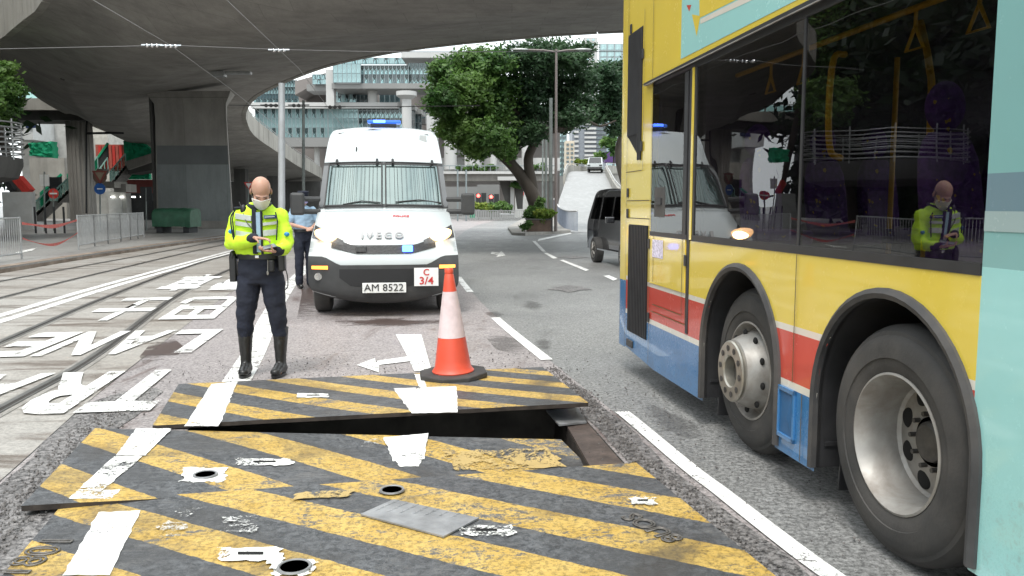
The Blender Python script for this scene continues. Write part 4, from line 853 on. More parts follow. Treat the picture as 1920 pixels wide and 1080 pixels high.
for px, py, dx in ((447, 137, 1.3), (150, 144, .9)):
    c = ground(px, py, 8.15); m = MB(); m.obox(c, (dx, .35, .14)); m.obox(c + Vector((-dx * .75, 0, -.05)), (dx * .5, .5, .28)); m.build('light_fitting', M['galv'] if dx > 1 else M['conc_d'], fly, 0, off=fo, bevel=.03)
# ------------------------------------------------------------- overhead tram wires
M['wire_l'] = pm('contact wire', (.34, .34, .33), .5, .3)
M['wire_d'] = pm('span wire', (.1, .1, .1), .6)
def wire(name, label, pts, r, mt, grp=None):
    m = MB(); m.tube(pts, r, 5); o = m.build(name, mt, None, 60, off=pts[0], loc=pts[0]); tag(o, label, 'wire', grp); return o
W1 = [Vector((-7.0, -5, 5.8)), Vector((-8.5, 14, 5.8)), ground(320, 85, 5.8), ground(430, 165, 5.8), Vector((-12, 40, 5.8)), Vector((-15, 60, 5.8))]
W2 = [Vector((-3.9, -5, 5.8)), ground(425, 0, 5.8), ground(523, 93, 5.8), ground(560, 128, 5.8), Vector((-8.6, 40, 5.8)), Vector((-11.5, 62, 5.8))]
wire('contact_wire', 'contact wire over the far tram track, left one of the two', W1, .010, M['wire_l']); wire('contact_wire', 'contact wire over the near tram track, right one of the two', W2, .010, M['wire_l'])
a, b, c = at(-10, 92, 22), ground(320, 85, 5.83), ground(523, 93, 5.83)
wire('span_wire', 'span wire crossing the top of the picture below the flyover', [a, b, c, at(700, 97, 22.4), at(1200, 97, 23)], .011, M['wire_d'])
wire('span_wire', 'span wire between the white pole and the glass building', [at(430, 197, 34), at(567, 200, 34), at(745, 200, 34), at(900, 198, 34)], .018, M['wire_d'])
for (x, y, Y) in ((285, 84, 21.8), (523, 93, 22.3), (320, 85, 21.8), (560, 197, 34), (628, 200, 34), (508, 197, 34)):
    p = at(x, y, Y); sc = Y / 22; m = MB()
    for k in (-1, 0, 1): m.ball(p + Vector((k * .13 * sc, 0, -.02)), .05 * sc, 8)
    m.beam(p + Vector((-.28 * sc, 0, 0)), p + Vector((.28 * sc, 0, 0)), .03 * sc, .03 * sc); o = m.build('wire_hanger', M['chrome'] if Y < 30 else M['wire_d'], None, off=p, loc=p)
    tag(o, {285: 'small bright insulator on the span wire, leftmost at the top', 320: 'dark wire hanger above the far tram track', 523: 'dark wire hanger above the near tram track', 560: 'hanger in front of the glass building right of the white pole', 628: 'hanger on the far span wire, rightmost above the glass front', 508: 'hanger on the far span wire left of the white pole'}[x], 'hanger')
# ------------------------------------------------------------- left side: stop, fences, stairs, signs
def quadY(px, Y): return [at(x, y, Y) for x, y in px]
def slab(name, label, cat, px, Y, dep, mt, parent=None, group=None):   # outline at depth Y with a real thickness behind it
    q = quadY(px, Y); m = MB(); m.prism(q[::-1] if 0 else q, (0, dep, 0))
    if parent is not None: return m.build(name, mt, parent, 0, off=parent.location)
    c = (sum(p.x for p in q) / len(q), Y, min(p.z for p in q)); o = m.build(name, mt, None, 0, off=c, loc=c); return tag(o, label, cat, group)
def pbox(px0, py0, px1, py1, Y, dep):                         # box from a front face seen between two pixels
    a = at(px0, py1, Y); b = at(px1, py0, Y); return (a.x, b.x, Y, Y + dep, a.z, b.z)
def tbox(name, label, cat, r, Y, dep, mt, parent=None, bevel=0, group=None, ground_=False):
    x0, x1, y0, y1, z0, z1 = pbox(*r, Y, dep)
    if ground_: z0 = 0 if not isinstance(ground_, float) else ground_
    m = MB(); m.box(x0, x1, y0, y1, z0, z1)
    if parent is not None: return m.build(name, mt, parent, 0, off=parent.location, bevel=bevel)
    c = ((x0 + x1) / 2, (y0 + y1) / 2, z0); o = m.build(name, mt, None, 0, off=c, loc=c, bevel=bevel); return tag(o, label, cat, group)
GZ = .14
M['net_green'] = pm('green netting', (.015, .40, .20), .75, 0, .25, 3, bump=.5, bs=8); M['mesh_black'] = pm('black screen', (.03, .032, .034), .8, 0, .2, 8); M['cyanrail'] = pm('pale green railing', (.42, .68, .62), .5, 0, .1, 6)
M['hoard'] = pm('white hoarding', (.55, .56, .55), .7, 0, .08, 2, dirt=.3, dirtc=(.3, .28, .25)); M['red_box'] = pm('faded red container', (.42, .10, .07), .7, 0, .2, 2, dirt=.3); M['maroon'] = pm('dark red hoarding', (.16, .035, .03), .8, 0, .2, 2)
M['wall_g'] = pm('grey painted wall', (.42, .42, .40), .85, 0, .1, 1, dirt=.3); M['wall_b'] = pm('beige wall', (.52, .50, .45), .85, 0, .1, 1, dirt=.3); M['step'] = pm('stair steps', (.2, .19, .18), .9, 0, .2, 5)
M['redcol'] = pm('red paint', (.55, .05, .04), .5, 0, .15, 6); M['bluecol'] = pm('blue sign', (.03, .11, .35), .4); M['white'] = pm('white paint', (.75, .75, .74), .5, 0, .05, 5); M['plain_glass'] = glass('plain glass', (.55, .68, .66), 1, .02, 1.7)
# crowd barriers
def barrier(a, b, label, h=1.08):
    a = Vector(a); b = Vector(b); t = thing('crowd_barrier', label, 'barrier', (a + b) / 2, 0, 'steel barriers along the tram stop'); L_ = t.location
    m = MB(); m.tube([a, a + Vector((0, 0, h))], .024, 6); m.build('post', M['galv'], t, off=L_); m = MB(); m.tube([b, b + Vector((0, 0, h))], .024, 6); m.build('post', M['galv'], t, off=L_)
    for z in (.14, h - .03): m = MB(); m.tube([a + Vector((0, 0, z)), b + Vector((0, 0, z))], .02, 6); m.build('rail', M['galv'], t, off=L_)
    n = max(6, int((b - a).length / .11))
    for i in range(1, n):
        p = a.lerp(b, i / n); m = MB(); m.tube([p + Vector((0, 0, .14)), p + Vector((0, 0, h - .03))], .0085, 5, cap=False); m.build('bar', M['galv'], t, off=L_)
fp = [ground(x, y, GZ) for x, y in ((147.5, 468.5), (178, 462), (203, 457), (227, 453), (245, 449.5), (259, 447), (270, 445))]
nth = ('first barrier right of the red tape gap', 'second barrier right of the red tape gap', 'third barrier right of the red tape gap', 'fourth barrier right of the red tape gap', 'fifth barrier right of the red tape gap', 'barrier nearest the green covered skip')
for i in range(6): barrier(fp[i], fp[i + 1], 'grey steel ' + nth[i])
f0, f1 = ground(41, 485, GZ), ground(-60, 499, GZ)
barrier(f1, f0, 'grey steel barrier at the left edge of the picture, in front of the tape')
barrier(f1 + (f1 - f0) * 1.02, f1 + (f1 - f0) * .02, 'grey steel barrier beyond the left edge')
barrier(f1 + (f1 - f0) * 2.04, f1 + (f1 - f0) * 1.04, 'grey steel barrier farther beyond the left edge')
m = MB()
for z0, z1, sag in ((.95, .87, .12), (.55, .50, .25)):
    rows = []
    for i in range(17):
        u = i / 16; p = (f0 + Vector((.05, 0, 0))).lerp(fp[0], u); s = -sag * 4 * u * (1 - u); rows.append([p + Vector((0, 0, z0 + s)), p + Vector((0, .01, z1 + s + .03 * math.sin(9 * u)))])
    m.grid(rows)
tag(m.build('barrier_tape', pm('pinkish red netting', (.5, .12, .1), .7, 0, .3, 15), None, 0, off=f0, loc=f0), 'red netting tape sagging between the steel barriers', 'tape')
# fluted column under the side footbridge
cx_ = at(142, 400, 65).x; cc = (cx_, 66.2, GZ)
m = MB(); rows = []
for z in (GZ, 8.6):
    rows.append([(cx_ + (.98 - (.065 if j % 4 in (2, 3) else 0)) * math.cos(j * math.tau / 80), 66.2 + (.98 - (.065 if j % 4 in (2, 3) else 0)) * math.sin(j * math.tau / 80), z) for j in range(80)])
m.grid(rows, close=True); o = m.build('fluted_column', M['conc'], None, 20, off=cc, loc=cc); tag(o, 'thick fluted grey column standing beside the stairs', 'column')
# footbridge 2
fb = thing('footbridge', 'grey side footbridge with a glass balustrade resting on the fluted column', 'footbridge', at(110, 215, 65))
tbox('beam', 0, 0, (-60, 206, 168, 225), 64.6, 3.2, M['conc_d'], fb); tbox('fascia', 0, 0, (-60, 184, 160, 206), 64, 4.4, M['conc_l'], fb)
for i in range(8): tbox('glass_panel', 0, 0, (-58 + i * 26, 171, -34 + i * 26, 184), 64.1, .05, M['plain_glass'], fb); tbox('baluster', 0, 0, (-34 + i * 26, 168, -32.6 + i * 26, 184), 64.05, .1, M['galv'], fb)
tbox('top_rail', 0, 0, (-60, 168, 176, 170), 64.05, .1, M['galv'], fb)
m = MB(); a = at(163, 222, 64.9); m.tube([at(162, 400, 64.9), at(162, 235, 64.9), at(164, 222, 64.9)], .07, 8); m.build('drain_pipe', M['mesh_black'], fb, off=fb.location)
m = MB(); m.tube([at(163, 250, 64.8), at(232, 249, 64.8)], .09, 8); m.build('bracket_arm', M['mesh_black'], fb, off=fb.location)
# round ramp with tubular railings at the left edge
rc = Vector((-23.1, 32, 0)); rr = thing('round_ramp', 'round grey ramp landing with many tubular rails at the left edge', 'ramp', rc)
m = MB(); m.lathe([(2.6, 2.4), (3.25, 2.6), (3.45, 3.1), (3.45, 3.4), (3.3, 3.42), (0.01, 3.42)], 48, rc, caps=False); m.lathe([(2.6, 2.4), (.01, 2.35)], 48, rc, caps=False); m.build('landing', M['conc_d'], rr, 30, off=rc)
for k in range(7): m = MB(); m.tube([rc + Vector((3.5 * math.cos(a), 3.5 * math.sin(a), 3.55 + k * .2 + .10 * math.sin(a))) for a in [i * math.tau / 48 for i in range(49)]], .032, 6, cap=False); m.build('rail', M['galv'], rr, off=rc)
for k in range(12): a = k * math.tau / 12 + .1; m = MB(); p = rc + Vector((3.45 * math.cos(a), 3.45 * math.sin(a), 3.3)); m.tube([p, p + Vector((0, 0, 1.6))], .035, 6); m.build('baluster', M['galv'], rr, off=rc)
m = MB(); m.lathe([(.5, GZ), (.5, 2.2)], 20, rc); m.build('column', M['conc_d'], rr, off=rc)
# nets, walls, containers
def cloth(name, label, px, Y, dep, mt, amp=.12):
    q = quadY(px, Y); n = 14; rows = []
    for j in range(n + 1):
        l = q[0].lerp(q[3], j / n); r = q[1].lerp(q[2], j / n); rows.append([l.lerp(r, i / n) + Vector((0, amp * noise.noise(Vector((i * .7, j * .35, Y))) * 2, 0)) for i in range(n + 1)])
    m = MB(); m.grid(rows); m.grid([[p + Vector((0, dep, 0)) for p in r] for r in rows])
    per = lambda R: R[0] + [r[-1] for r in R[1:]] + R[-1][::-1][1:] + [r[0] for r in R[::-1][1:]]
    A = per(rows); m.grid([A, [p + Vector((0, dep, 0)) for p in A]]); c = q[3]
    return tag(m.build(name, mt, None, 40, off=c, loc=c), label, 'netting')
cloth('green_netting', 'green netting hung beside the round ramp, left of the fluted column', [(54, 268), (97, 265), (98, 296), (56, 292)], 38, .5, M['net_green'])
cloth('green_netting', 'large green sheet draped above the pale canopy beside the pier', [(231, 264), (262, 264), (290, 286), (234, 303)], 72, .6, M['net_green'])
cloth('green_netting', 'long green strip netting under the pale canopy', [(235, 326), (280, 322), (281, 336), (236, 336)], 73, .4, M['net_green'])
slab('canopy', 'pale concrete canopy sloping up towards the pier, under the green sheet', 'canopy', [(234, 303), (292, 285), (292, 300), (240, 318)], 70, 3, M['conc_l'])
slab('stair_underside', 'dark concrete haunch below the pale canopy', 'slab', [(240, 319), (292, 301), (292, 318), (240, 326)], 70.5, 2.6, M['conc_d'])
tbox('site_hut', 'low grey plant room with a row of small lights, right of the fluted column', 'building', (160, 359, 236, 412), 76, 8, M['wall_g'], ground_=True)
tbox('hoarding', 'dark red site hoarding between the canopy and the pier', 'hoarding', (236, 337, 293, 362), 75, .3, M['maroon']); tbox('underpass_wall', 'black slab standing for the dark opening under the dark red hoarding', 'wall', (236, 362, 300, 415), 77, .3, M['mesh_black'], ground_=True)  # second slab is plain black to paint the darkness of an opening
for i, x in enumerate((208, 225, 247, 263)):
    o = tbox('wall_lamp', ('leftmost', 'second from left', 'third from left', 'rightmost')[i] + ' of the small lit lamps under the canopy', 'lamp', (x, 368, x + 6, 370.5), 75.8 if x < 236 else 74.9, .1, emis('lamp%d' % i, (1, 1, .95), 3), group='small lamps of the underpass')
tbox('notice_panel', 'pale grey panel on the plant room wall', 'panel', (205, 372, 228, 408), 75.9, .08, M['hoard'])
rcn = thing('red_container', 'faded red corrugated container behind the stairs', 'container', at(206, 318, 80)); tbox('container_wall', 0, 0, (181, 271, 232, 318), 80, 4, M['red_box'], rcn)
for i in range(7): tbox('corrugation', 0, 0, (186 + i * 6.5, 273, 189 + i * 6.5, 315), 79.9, .1, M['red_box'] if i % 2 else M['redcol'], rcn)
tbox('apartment_block', 'pale grey concrete block behind the fluted column', 'building', (42, 222, 122, 330), 90, 6, M['wall_g'], ground_=True)
tbox('station_building', 'beige wall behind the stairs and the container', 'building', (120, 222, 200, 330), 95, 12, M['wall_b'], ground_=True)
sb = tbox('white_building', 'white far building showing above the red container', 'building', (196, 240, 236, 300), 110, 8, M['white'], ground_=True)
for i in range(4): tbox('window', 0, 0, (202 + i * 7, 262, 206 + i * 7, 272), 109.9, .1, M['plain_glass'], sb)
tbox('upper_office', 'dark windowed office strip under the side footbridge', 'building', (20, 222, 60, 262), 86, 4, M['hoard']); tbox('window', 'dark window strip in the pale block', 'window', (48, 226, 66, 240), 85.8, .1, pm('navy window', (.02, .03, .07), .2))
tbox('site_hoarding', 'white hoarding below the red crane arm', 'hoarding', (6, 360, 58, 406), 46, .4, M['hoard'], ground_=True)
tbox('concrete_panel', 'curved grey wall behind the green netting', 'wall', (56, 296, 120, 322), 84, 2, M['conc_l'], ground_=True)
ca = thing('crane_arm', 'red folded crane arm above the white hoarding', 'crane', at(44, 360, 48)); m = MB(); m.beam(at(33, 334, 48), at(56, 360, 48), .55, .45); m.build('boom', M['redcol'], ca, 0, off=ca.location); m = MB(); m.beam(at(14, 340, 48), at(26, 358, 48), .35, .3); m.build('strut', M['mesh_black'], ca, 0, off=ca.location)
# stairs
def stairs(label, a, b, wd, Y, nst=12, screen=True):
    a = Vector(a); b = Vector(b); t = thing('staircase', label, 'stairs', a, 0); L_ = a; dv = Vector((0, wd, 0))
    for i in range(nst):
        p = a.lerp(b, i / nst); q_ = a.lerp(b, (i + 1) / nst); m = MB(); m.box(min(p.x, q_.x), max(p.x, q_.x) + .02, a.y, a.y + wd, q_.z - .28, q_.z); m.build('step', M['step'], t, 0, off=L_)
    for s in (0, wd):
        o_ = Vector((0, s, 0)); m = MB(); m.prism([a + o_ + Vector((0, 0, -.25)), b + o_ + Vector((0, 0, -.25)), b + o_ + Vector((0, 0, .15)), a + o_ + Vector((0, 0, .15))], (0, .12, 0)); m.build('stringer', M['conc_l'], t, 0, off=L_)
        m = MB(); m.prism([a + o_ + Vector((0, 0, .2)), b + o_ + Vector((0, 0, .2)), b + o_ + Vector((0, 0, 1.0)), a + o_ + Vector((0, 0, 1.0))], (0, .04, 0)); m.build('railing_panel', M['plain_glass'], t, 0, off=L_)
        m = MB(); m.beam(a + o_ + Vector((0, 0, 1.05)), b + o_ + Vector((0, 0, 1.05)), .1, .1); m.build('handrail', M['cyanrail'], t, 0, off=L_)
        for k in range(5): p = a.lerp(b, k / 4) + o_; m = MB(); m.beam(p, p + Vector((0, 0, 1.05)), .06, .06); m.build('baluster', M['cyanrail'], t, 0, off=L_)
    if screen:
        o_ = Vector((0, wd + .2, 0)); m = MB(); m.prism([a + o_ + Vector((0, 0, 1.1)), b + o_ + Vector((0, 0, 1.1)), b + o_ + Vector((0, 0, 2.3)), a + o_ + Vector((0, 0, 2.3))], (0, .04, 0)); m.build('screen', M['mesh_black'], t, 0, off=L_)
        m = MB(); m.beam(a + o_ + Vector((0, 0, 2.35)), b + o_ + Vector((0, 0, 2.35)), .14, .2); m.beam(a + o_, a + o_ + Vector((0, 0, 2.4)), .3, .1); m.build('screen_edge', M['net_green'], t, 0, off=L_)
    return t
stairs('lower stair flight with a green edged black screen, left of the fluted column', at(56, 412, 70), at(94, 377, 70), 1.8, 50)
stairs('short stair flight rising behind the fluted column', at(108, 377, 70), at(134, 352, 70), 1.8, 50, 8)
stairs('upper stair flight rising beside the red container, right of the fluted column', at(160, 350, 72), at(184, 316, 72), 1.8, 52, 9)
stairs('stair flight with pale green rails in front of the red container', at(207, 346, 71), at(236, 311, 71), 1.8, 51, 9, False)
tbox('stair_landing', 'concrete stair landing in front of the red container', 'landing', (184, 340, 214, 352), 70.8, 2.4, M['conc_l']); tbox('landing_screen', 'black screen with green top over the lower stair landing', 'screen', (88, 332, 112, 350), 71, .1, M['mesh_black'])
tbox('stair_support', 'concrete wall carrying the stair landing', 'wall', (214, 345, 236, 360), 72, 2, M['conc'])
# covered skip
q = ground(285, 437, GZ); q2 = ground(357, 437, GZ); L_ = Vector(((q.x + q2.x) / 2, q.y, GZ)); sk = thing('covered_skip', 'skip wrapped in a dark green tarpaulin, parked against the pier', 'skip', L_); hw = (q2.x - q.x) / 2
m = MB(); rows = []
for i in range(19):
    u = -1 + i / 9; row = []
    for v in [(-1, .28), (-1.02, .6), (-.98, 1.0), (-.8, 1.16), (0, 1.22), (.8, 1.16), (1, 1.0), (1.02, .28)]:
        e = .06 * noise.noise(Vector((u * 4, v[0] * 3, v[1] * 3))); sh = 1 - .06 * (abs(u) > .93); row.append((L_.x + u * hw * (1 + e * .3), L_.y + .75 + v[0] * .7 + e, GZ + .03 + (v[1] + e) * sh))
    rows.append(row)
m.grid(rows); m.poly(rows[0][::-1]); m.poly(rows[-1]); m.build('tarpaulin', pm('green tarpaulin', (.025, .10, .055), .55, 0, .3, 3, bump=.6, bs=6), sk, 50, off=L_)
for k in (-.7, .7): m = MB(); m.box(L_.x + k * hw - .15, L_.x + k * hw + .15, L_.y + .2, L_.y + 1.3, GZ, GZ + .3); m.build('foot', M['mesh_black'], sk, 0, off=L_)
# signs
def pole_sign(name, label, px, py0, py1, Y, parts, r=.04, zb=GZ):
    b = at(px, py1, Y); b.z = zb; t = thing(name, label, 'road sign', b); p = at(px, py0, Y); m = MB(); m.tube([b, p], r, 8); m.build('pole', M['pole_d'], t, off=b)
    for nm, kind, x, y, sz, mt, dy in parts:
        c = at(x, y, Y - dy); m = MB()
        if kind == 'tri': m.prism([c + Vector((-sz, 0, sz * .6)), c + Vector((sz, 0, sz * .6)), c + Vector((0, 0, -sz * 1.1))], (0, .03, 0))
        elif kind == 'disc': m.prism([c + Vector((sz * math.cos(a), 0, sz * math.sin(a))) for a in [k * math.tau / 24 for k in range(24)]], (0, .03, 0))
        elif kind == 'bar': m.box(c.x - sz, c.x + sz, c.y, c.y + .02, c.z - sz * .2, c.z + sz * .2)
        elif kind == 'panel': m.box(c.x - sz * .8, c.x + sz * .8, c.y, c.y + .05, c.z - sz, c.z + sz)
        m.build(nm, mt, t, 0, off=b)
    return t
pole_sign('give_way_sign', 'give way sign over a round blue sign, right of the fluted column', 187, 320, 412, 42, [('backing', 'disc', 187, 331, .36, pm('brown backing', (.12, .07, .05), .7), 0), ('triangle', 'tri', 187, 329, .40, pm('faded maroon', (.2, .05, .04), .6), .04), ('triangle_face', 'tri', 187, 328.5, .24, pm('brown face', (.22, .17, .12), .7), .08), ('blue_disc', 'disc', 187, 354, .29, M['bluecol'], .04), ('arrow', 'bar', 187, 354, .14, M['white'], .06)])
pole_sign('no_entry_sign', 'red no entry sign at the foot of the stairs', 100, 356, 420, 44, [('red_disc', 'disc', 100, 363, .27, M['redcol'], .03), ('white_bar', 'bar', 100, 363, .2, M['white'], .05)])
pole_sign('give_way_sign', 'small give way sign seen just left of the bareheaded officer', 466, 338, 470, 44, [('triangle', 'tri', 466, 347, .26, M['redcol'], .03), ('triangle_face', 'tri', 466, 346.8, .15, M['white'], .06)])
pole_sign('sign_back', 'dark back of a sign on a thin pole between the canopy lamps and the pier', 274, 352, 425, 45, [('panel', 'panel', 274, 364, .4, M['mesh_black'], .03)])
pole_sign('sign_back', 'tall narrow grey sign post beside the lower stairs', 83, 322, 425, 43, [('panel', 'panel', 83, 338, .3, M['hoard'], .03)])
for i, x in enumerate((67, 86, 103, 121)):
    b = at(x, 430, 40); b.z = GZ; m = MB(); m.tube([b, b + Vector((0, 0, 1.3))], .05, 8); o = m.build('bollard', M['mesh_black'], None, off=b, loc=b); tag(o, ('leftmost', 'second from left', 'third from left', 'rightmost')[i] + ' dark post behind the red tape', 'post', 'dark posts behind the tape')
# poles of the tram line, far underpass
def pole(name, label, px, top, base, Y, r, mt, r2=None, z0=0):
    b = at(px, base, Y); b.z = z0; tp = at(px, top, Y); m = MB(); m.tube([b, tp], [r, (r2 or r)], 12); o = m.build(name, mt, None, 60, off=b, loc=b); tag(o, label, 'pole'); return o
pole('tram_pole', 'thick white pole rising behind the officers', 528, 156, 470, 26, .115, M['pole'], .10); pole('tram_pole', 'slender grey pole left of the white minibus', 569, 188, 450, 34, .07, M['pole_d'], .055)
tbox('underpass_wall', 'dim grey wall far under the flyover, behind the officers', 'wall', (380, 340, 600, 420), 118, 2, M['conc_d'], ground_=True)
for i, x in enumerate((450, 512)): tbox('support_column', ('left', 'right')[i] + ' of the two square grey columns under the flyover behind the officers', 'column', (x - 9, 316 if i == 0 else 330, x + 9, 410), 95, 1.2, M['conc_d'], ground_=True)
# plants and dark trees beyond the left edge belong to this side
# ------------------------------------------------------------- buildings ahead
def bglass(name, c, rough=.05, met=.0, var=.2):
    m, t, p = nodes(name); n = noise_(t, .12, 3, .6); v = noise_(t, .55, 4, .7, dist=2.5, stretch=(1, 1, .3))
    cc = mixc(t, ramp(t, v, [(.46, 0.0), (.54, 1.0)]), tuple(x * (1 - var) for x in c), tuple(min(1, x * (1 + var)) for x in c)); t.links.new(cc, p.inputs['Base Color'])  # noise in the base colour paints wavy reflections on the panes
    p.inputs['Roughness'].default_value = rough; p.inputs['Metallic'].default_value = met; p.inputs['Specular IOR Level'].default_value = 1.0; bump_(t, p, noise_(t, .25, 3), .25, .5); return m
M['g_cyan'] = bglass('pale cyan curtain wall glass', (.27, .40, .41), .1, .35, .12); M['g_dark'] = bglass('dark curtain wall glass', (.05, .085, .095), .1, .0, .4); M['g_wavy'] = bglass('glass with painted ripple reflections', (.16, .26, .27), .1, .4, .9); M['g_spot'] = bglass('glass with painted reflections', (.22, .33, .34), .1, .4, .75)
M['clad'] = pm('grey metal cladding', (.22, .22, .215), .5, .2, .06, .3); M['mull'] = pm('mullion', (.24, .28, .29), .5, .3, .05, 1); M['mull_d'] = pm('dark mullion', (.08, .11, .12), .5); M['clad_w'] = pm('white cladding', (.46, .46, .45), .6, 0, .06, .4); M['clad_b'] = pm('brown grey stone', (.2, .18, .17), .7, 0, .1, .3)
def building(name, label, px, base, Y): p = at(px, base, Y); p.z = 0; return thing(name, label, 'building', p)
def facade(b, r, Y, nx, ny, mt, mull=None, w_=.09, pane='pane'):
    x0, x1, y0, y1, z0, z1 = pbox(*r, Y, .1); dx = (x1 - x0) / nx; dz = (z1 - z0) / ny
    pm_ = MB(); pm_.box(w_ / 2, dx - w_ / 2, 0, .12, w_ / 2, dz - w_ / 2); me = [pm_.mesh(pane, q, 0) for q in (mt if isinstance(mt, list) else [mt])]
    for i in range(nx):
        for j in range(ny): put(pane, me[(i * 7 + j * 3 + i * j) % len(me)], b, Vector((x0 + i * dx, Y, z0 + j * dz)) - b.location)
    m = MB(); m.box(x0, x1, Y + .06, Y + .5, z0, z1); m.build('curtain_wall_frame', mull or M['mull'], b, 0, off=b.location)
    for i in range(nx + 1): q = MB(); q.box(x0 + i * dx - w_ / 2, x0 + i * dx + w_ / 2, Y - .04, Y + .06, z0, z1); q.build('mullion', mull or M['mull'], b, 0, off=b.location)
def bx(b, nm, r, Y, dep, mt, **k): return tbox(nm, 0, 0, r, Y, dep, mt, b, **k)
B1 = building('glass_office_building', 'big glass office building on round white columns above the white minibus', 700, 400, 150)
facade(B1, (480, 203, 615, 258), 146, 18, 3, [M['g_spot'], M['g_cyan']]); facade(B1, (615, 203, 672, 258), 146, 6, 3, M['g_cyan']); facade(B1, (672, 203, 758, 258), 146, 10, 3, [M['g_wavy'], M['g_dark'], M['g_dark']])
bx(B1, 'ledge', (478, 258, 770, 275), 145.5, 5, M['clad']); bx(B1, 'ledge', (470, 192, 745, 203), 145, 6, M['clad_w'])
for i, (a, b_, y0, dy) in enumerate(((745, 762, 197, 2.5), (762, 778, 203, 5), (778, 790, 210, 8))): bx(B1, 'ledge', (a, y0 - 6, b_, y0 + 3), 145 + dy, 6, M['clad_w']); facade(B1, (a, y0 + 3, b_, 262), 146 + dy, 2, 3, M['g_dark'])
facade(B1, (625, 120, 676, 155), 142, 6, 2, M['g_cyan']); facade(B1, (676, 122, 766, 157), 143, 12, 2, [M['g_dark'], M['g_wavy']]); facade(B1, (766, 118, 830, 161), 144, 9, 2, [M['g_wavy'], M['g_spot']]); facade(B1, (640, 108, 760, 120), 147, 12, 1, [M['g_wavy'], M['g_cyan']])
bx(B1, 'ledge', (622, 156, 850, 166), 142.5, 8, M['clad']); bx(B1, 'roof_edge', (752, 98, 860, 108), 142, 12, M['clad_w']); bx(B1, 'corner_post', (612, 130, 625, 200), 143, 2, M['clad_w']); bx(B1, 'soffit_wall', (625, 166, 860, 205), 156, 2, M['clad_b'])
facade(B1, (612, 164, 668, 192), 150, 8, 1, [M['g_cyan'], M['g_wavy']]); facade(B1, (668, 166, 690, 192), 151, 3, 1, M['g_dark']); facade(B1, (712, 170, 750, 196), 153, 4, 1, M['g_dark'])
facade(B1, (480, 150, 556, 176), 165, 14, 2, M['g_spot'], M['mull_d']); facade(B1, (476, 176, 580, 194), 164, 18, 2, [M['g_spot'], M['g_dark']], M['mull_d'])
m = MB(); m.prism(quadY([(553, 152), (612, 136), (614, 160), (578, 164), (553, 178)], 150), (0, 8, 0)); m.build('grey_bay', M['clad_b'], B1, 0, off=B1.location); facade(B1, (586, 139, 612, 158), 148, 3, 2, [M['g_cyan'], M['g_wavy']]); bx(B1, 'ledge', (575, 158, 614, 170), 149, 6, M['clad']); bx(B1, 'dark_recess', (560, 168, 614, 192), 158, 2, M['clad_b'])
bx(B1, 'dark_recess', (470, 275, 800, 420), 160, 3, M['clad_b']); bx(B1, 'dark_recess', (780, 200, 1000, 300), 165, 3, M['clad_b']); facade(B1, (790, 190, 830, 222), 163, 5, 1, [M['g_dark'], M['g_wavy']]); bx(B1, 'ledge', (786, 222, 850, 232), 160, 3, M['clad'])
def column(b, px, w, y0, y1, Y, cap=False, nm='round_column'):
    r_ = w / 2 / FOC * Y; p = at(px, y1, Y); z1 = at(px, y0, Y).z; m = MB(); m.lathe([(r_, p.z), (r_, z1)], 20, (p.x, Y, 0)); m.build(nm, M['clad_w'], b, 40, off=b.location)
    if cap: m = MB(); m.lathe([(r_, z1 - .6), (r_ * 2.1, z1), (r_ * 2.1, z1 + .7)], 24, (p.x, Y, 0)); m.build('column_capital', M['clad_w'], b, 30, off=b.location)
column(B1, 699, 18, 163, 196, 146); column(B1, 765, 18, 180, 400, 141, True); column(B1, 597, 10, 263, 400, 148); column(B1, 640, 10, 263, 400, 148)
B2 = building('columned_podium', 'pale podium with a row of thick white columns behind the big tree', 900, 400, 118)
for x, w_ in ((812, 22), (845, 24), (890, 26), (925, 14), (955, 16), (985, 14), (875, 8)): column(B2, x, w_, 215, 318, 118)
bx(B2, 'back_wall', (800, 232, 1050, 400), 128, 2, M['clad_b']); bx(B2, 'slab', (798, 212, 1050, 232), 122, 8, M['clad']); bx(B2, 'low_wall', (800, 296, 1050, 320), 120, 1, M['clad_w']); bx(B2, 'slab', (858, 262, 900, 272), 119, 4, M['clad']); bx(B2, 'slab', (858, 282, 900, 290), 119, 4, M['clad'])
# elevated walkway with planters on a splayed pier
wk = thing('elevated_walkway', 'elevated walkway with planters behind the traffic lights', 'walkway', at(900, 395, 92)); wk.location.z = 0
bx(wk, 'deck', (770, 325, 1040, 339), 92, 5, M['conc']); bx(wk, 'edge', (770, 321, 1040, 326), 91.6, .4, M['clad_w']); bx(wk, 'bay_edge', (933, 331, 982, 338), 90.5, 1.5, M['clad_w'])
for i in range(24): bx(wk, 'baluster', (776 + i * 11, 311, 777 + i * 11, 322), 91.7, .1, M['mull'])
bx(wk, 'top_rail', (770, 310, 1040, 311.5), 91.7, .1, M['mull'])
for a, b_ in ((857, 897), (900, 935), (1000, 1028)): bx(wk, 'planter', (a, 314, b_, 322), 92.3, .8, M['clad'])
for px in ([(936, 339), (962, 339), (956, 392), (951, 392)], [(962, 339), (982, 339), (980, 392), (970, 392)]):
    m = MB(); m.prism(quadY(px, 93), (0, 2, 0)); m.build('splayed_pier', M['conc_d'], wk, 0, off=wk.location)
bx(wk, 'pier_column', (957, 338, 964, 398), 92.6, 1, M['clad_w'])
tbox('bus_shelter', 'grey flat-roofed shelter behind the two red traffic lights', 'shelter', (895, 346, 936, 390), 104, 4, M['clad'], ground_=True); tbox('kiosk', 'low pale building behind the walkway pier', 'building', (966, 350, 1000, 396), 104, 4, M['hoard'], ground_=True); tbox('shop_sign', 'small red sign board behind the walkway pier', 'sign', (972, 360, 982, 366), 103.9, .1, M['redcol'])
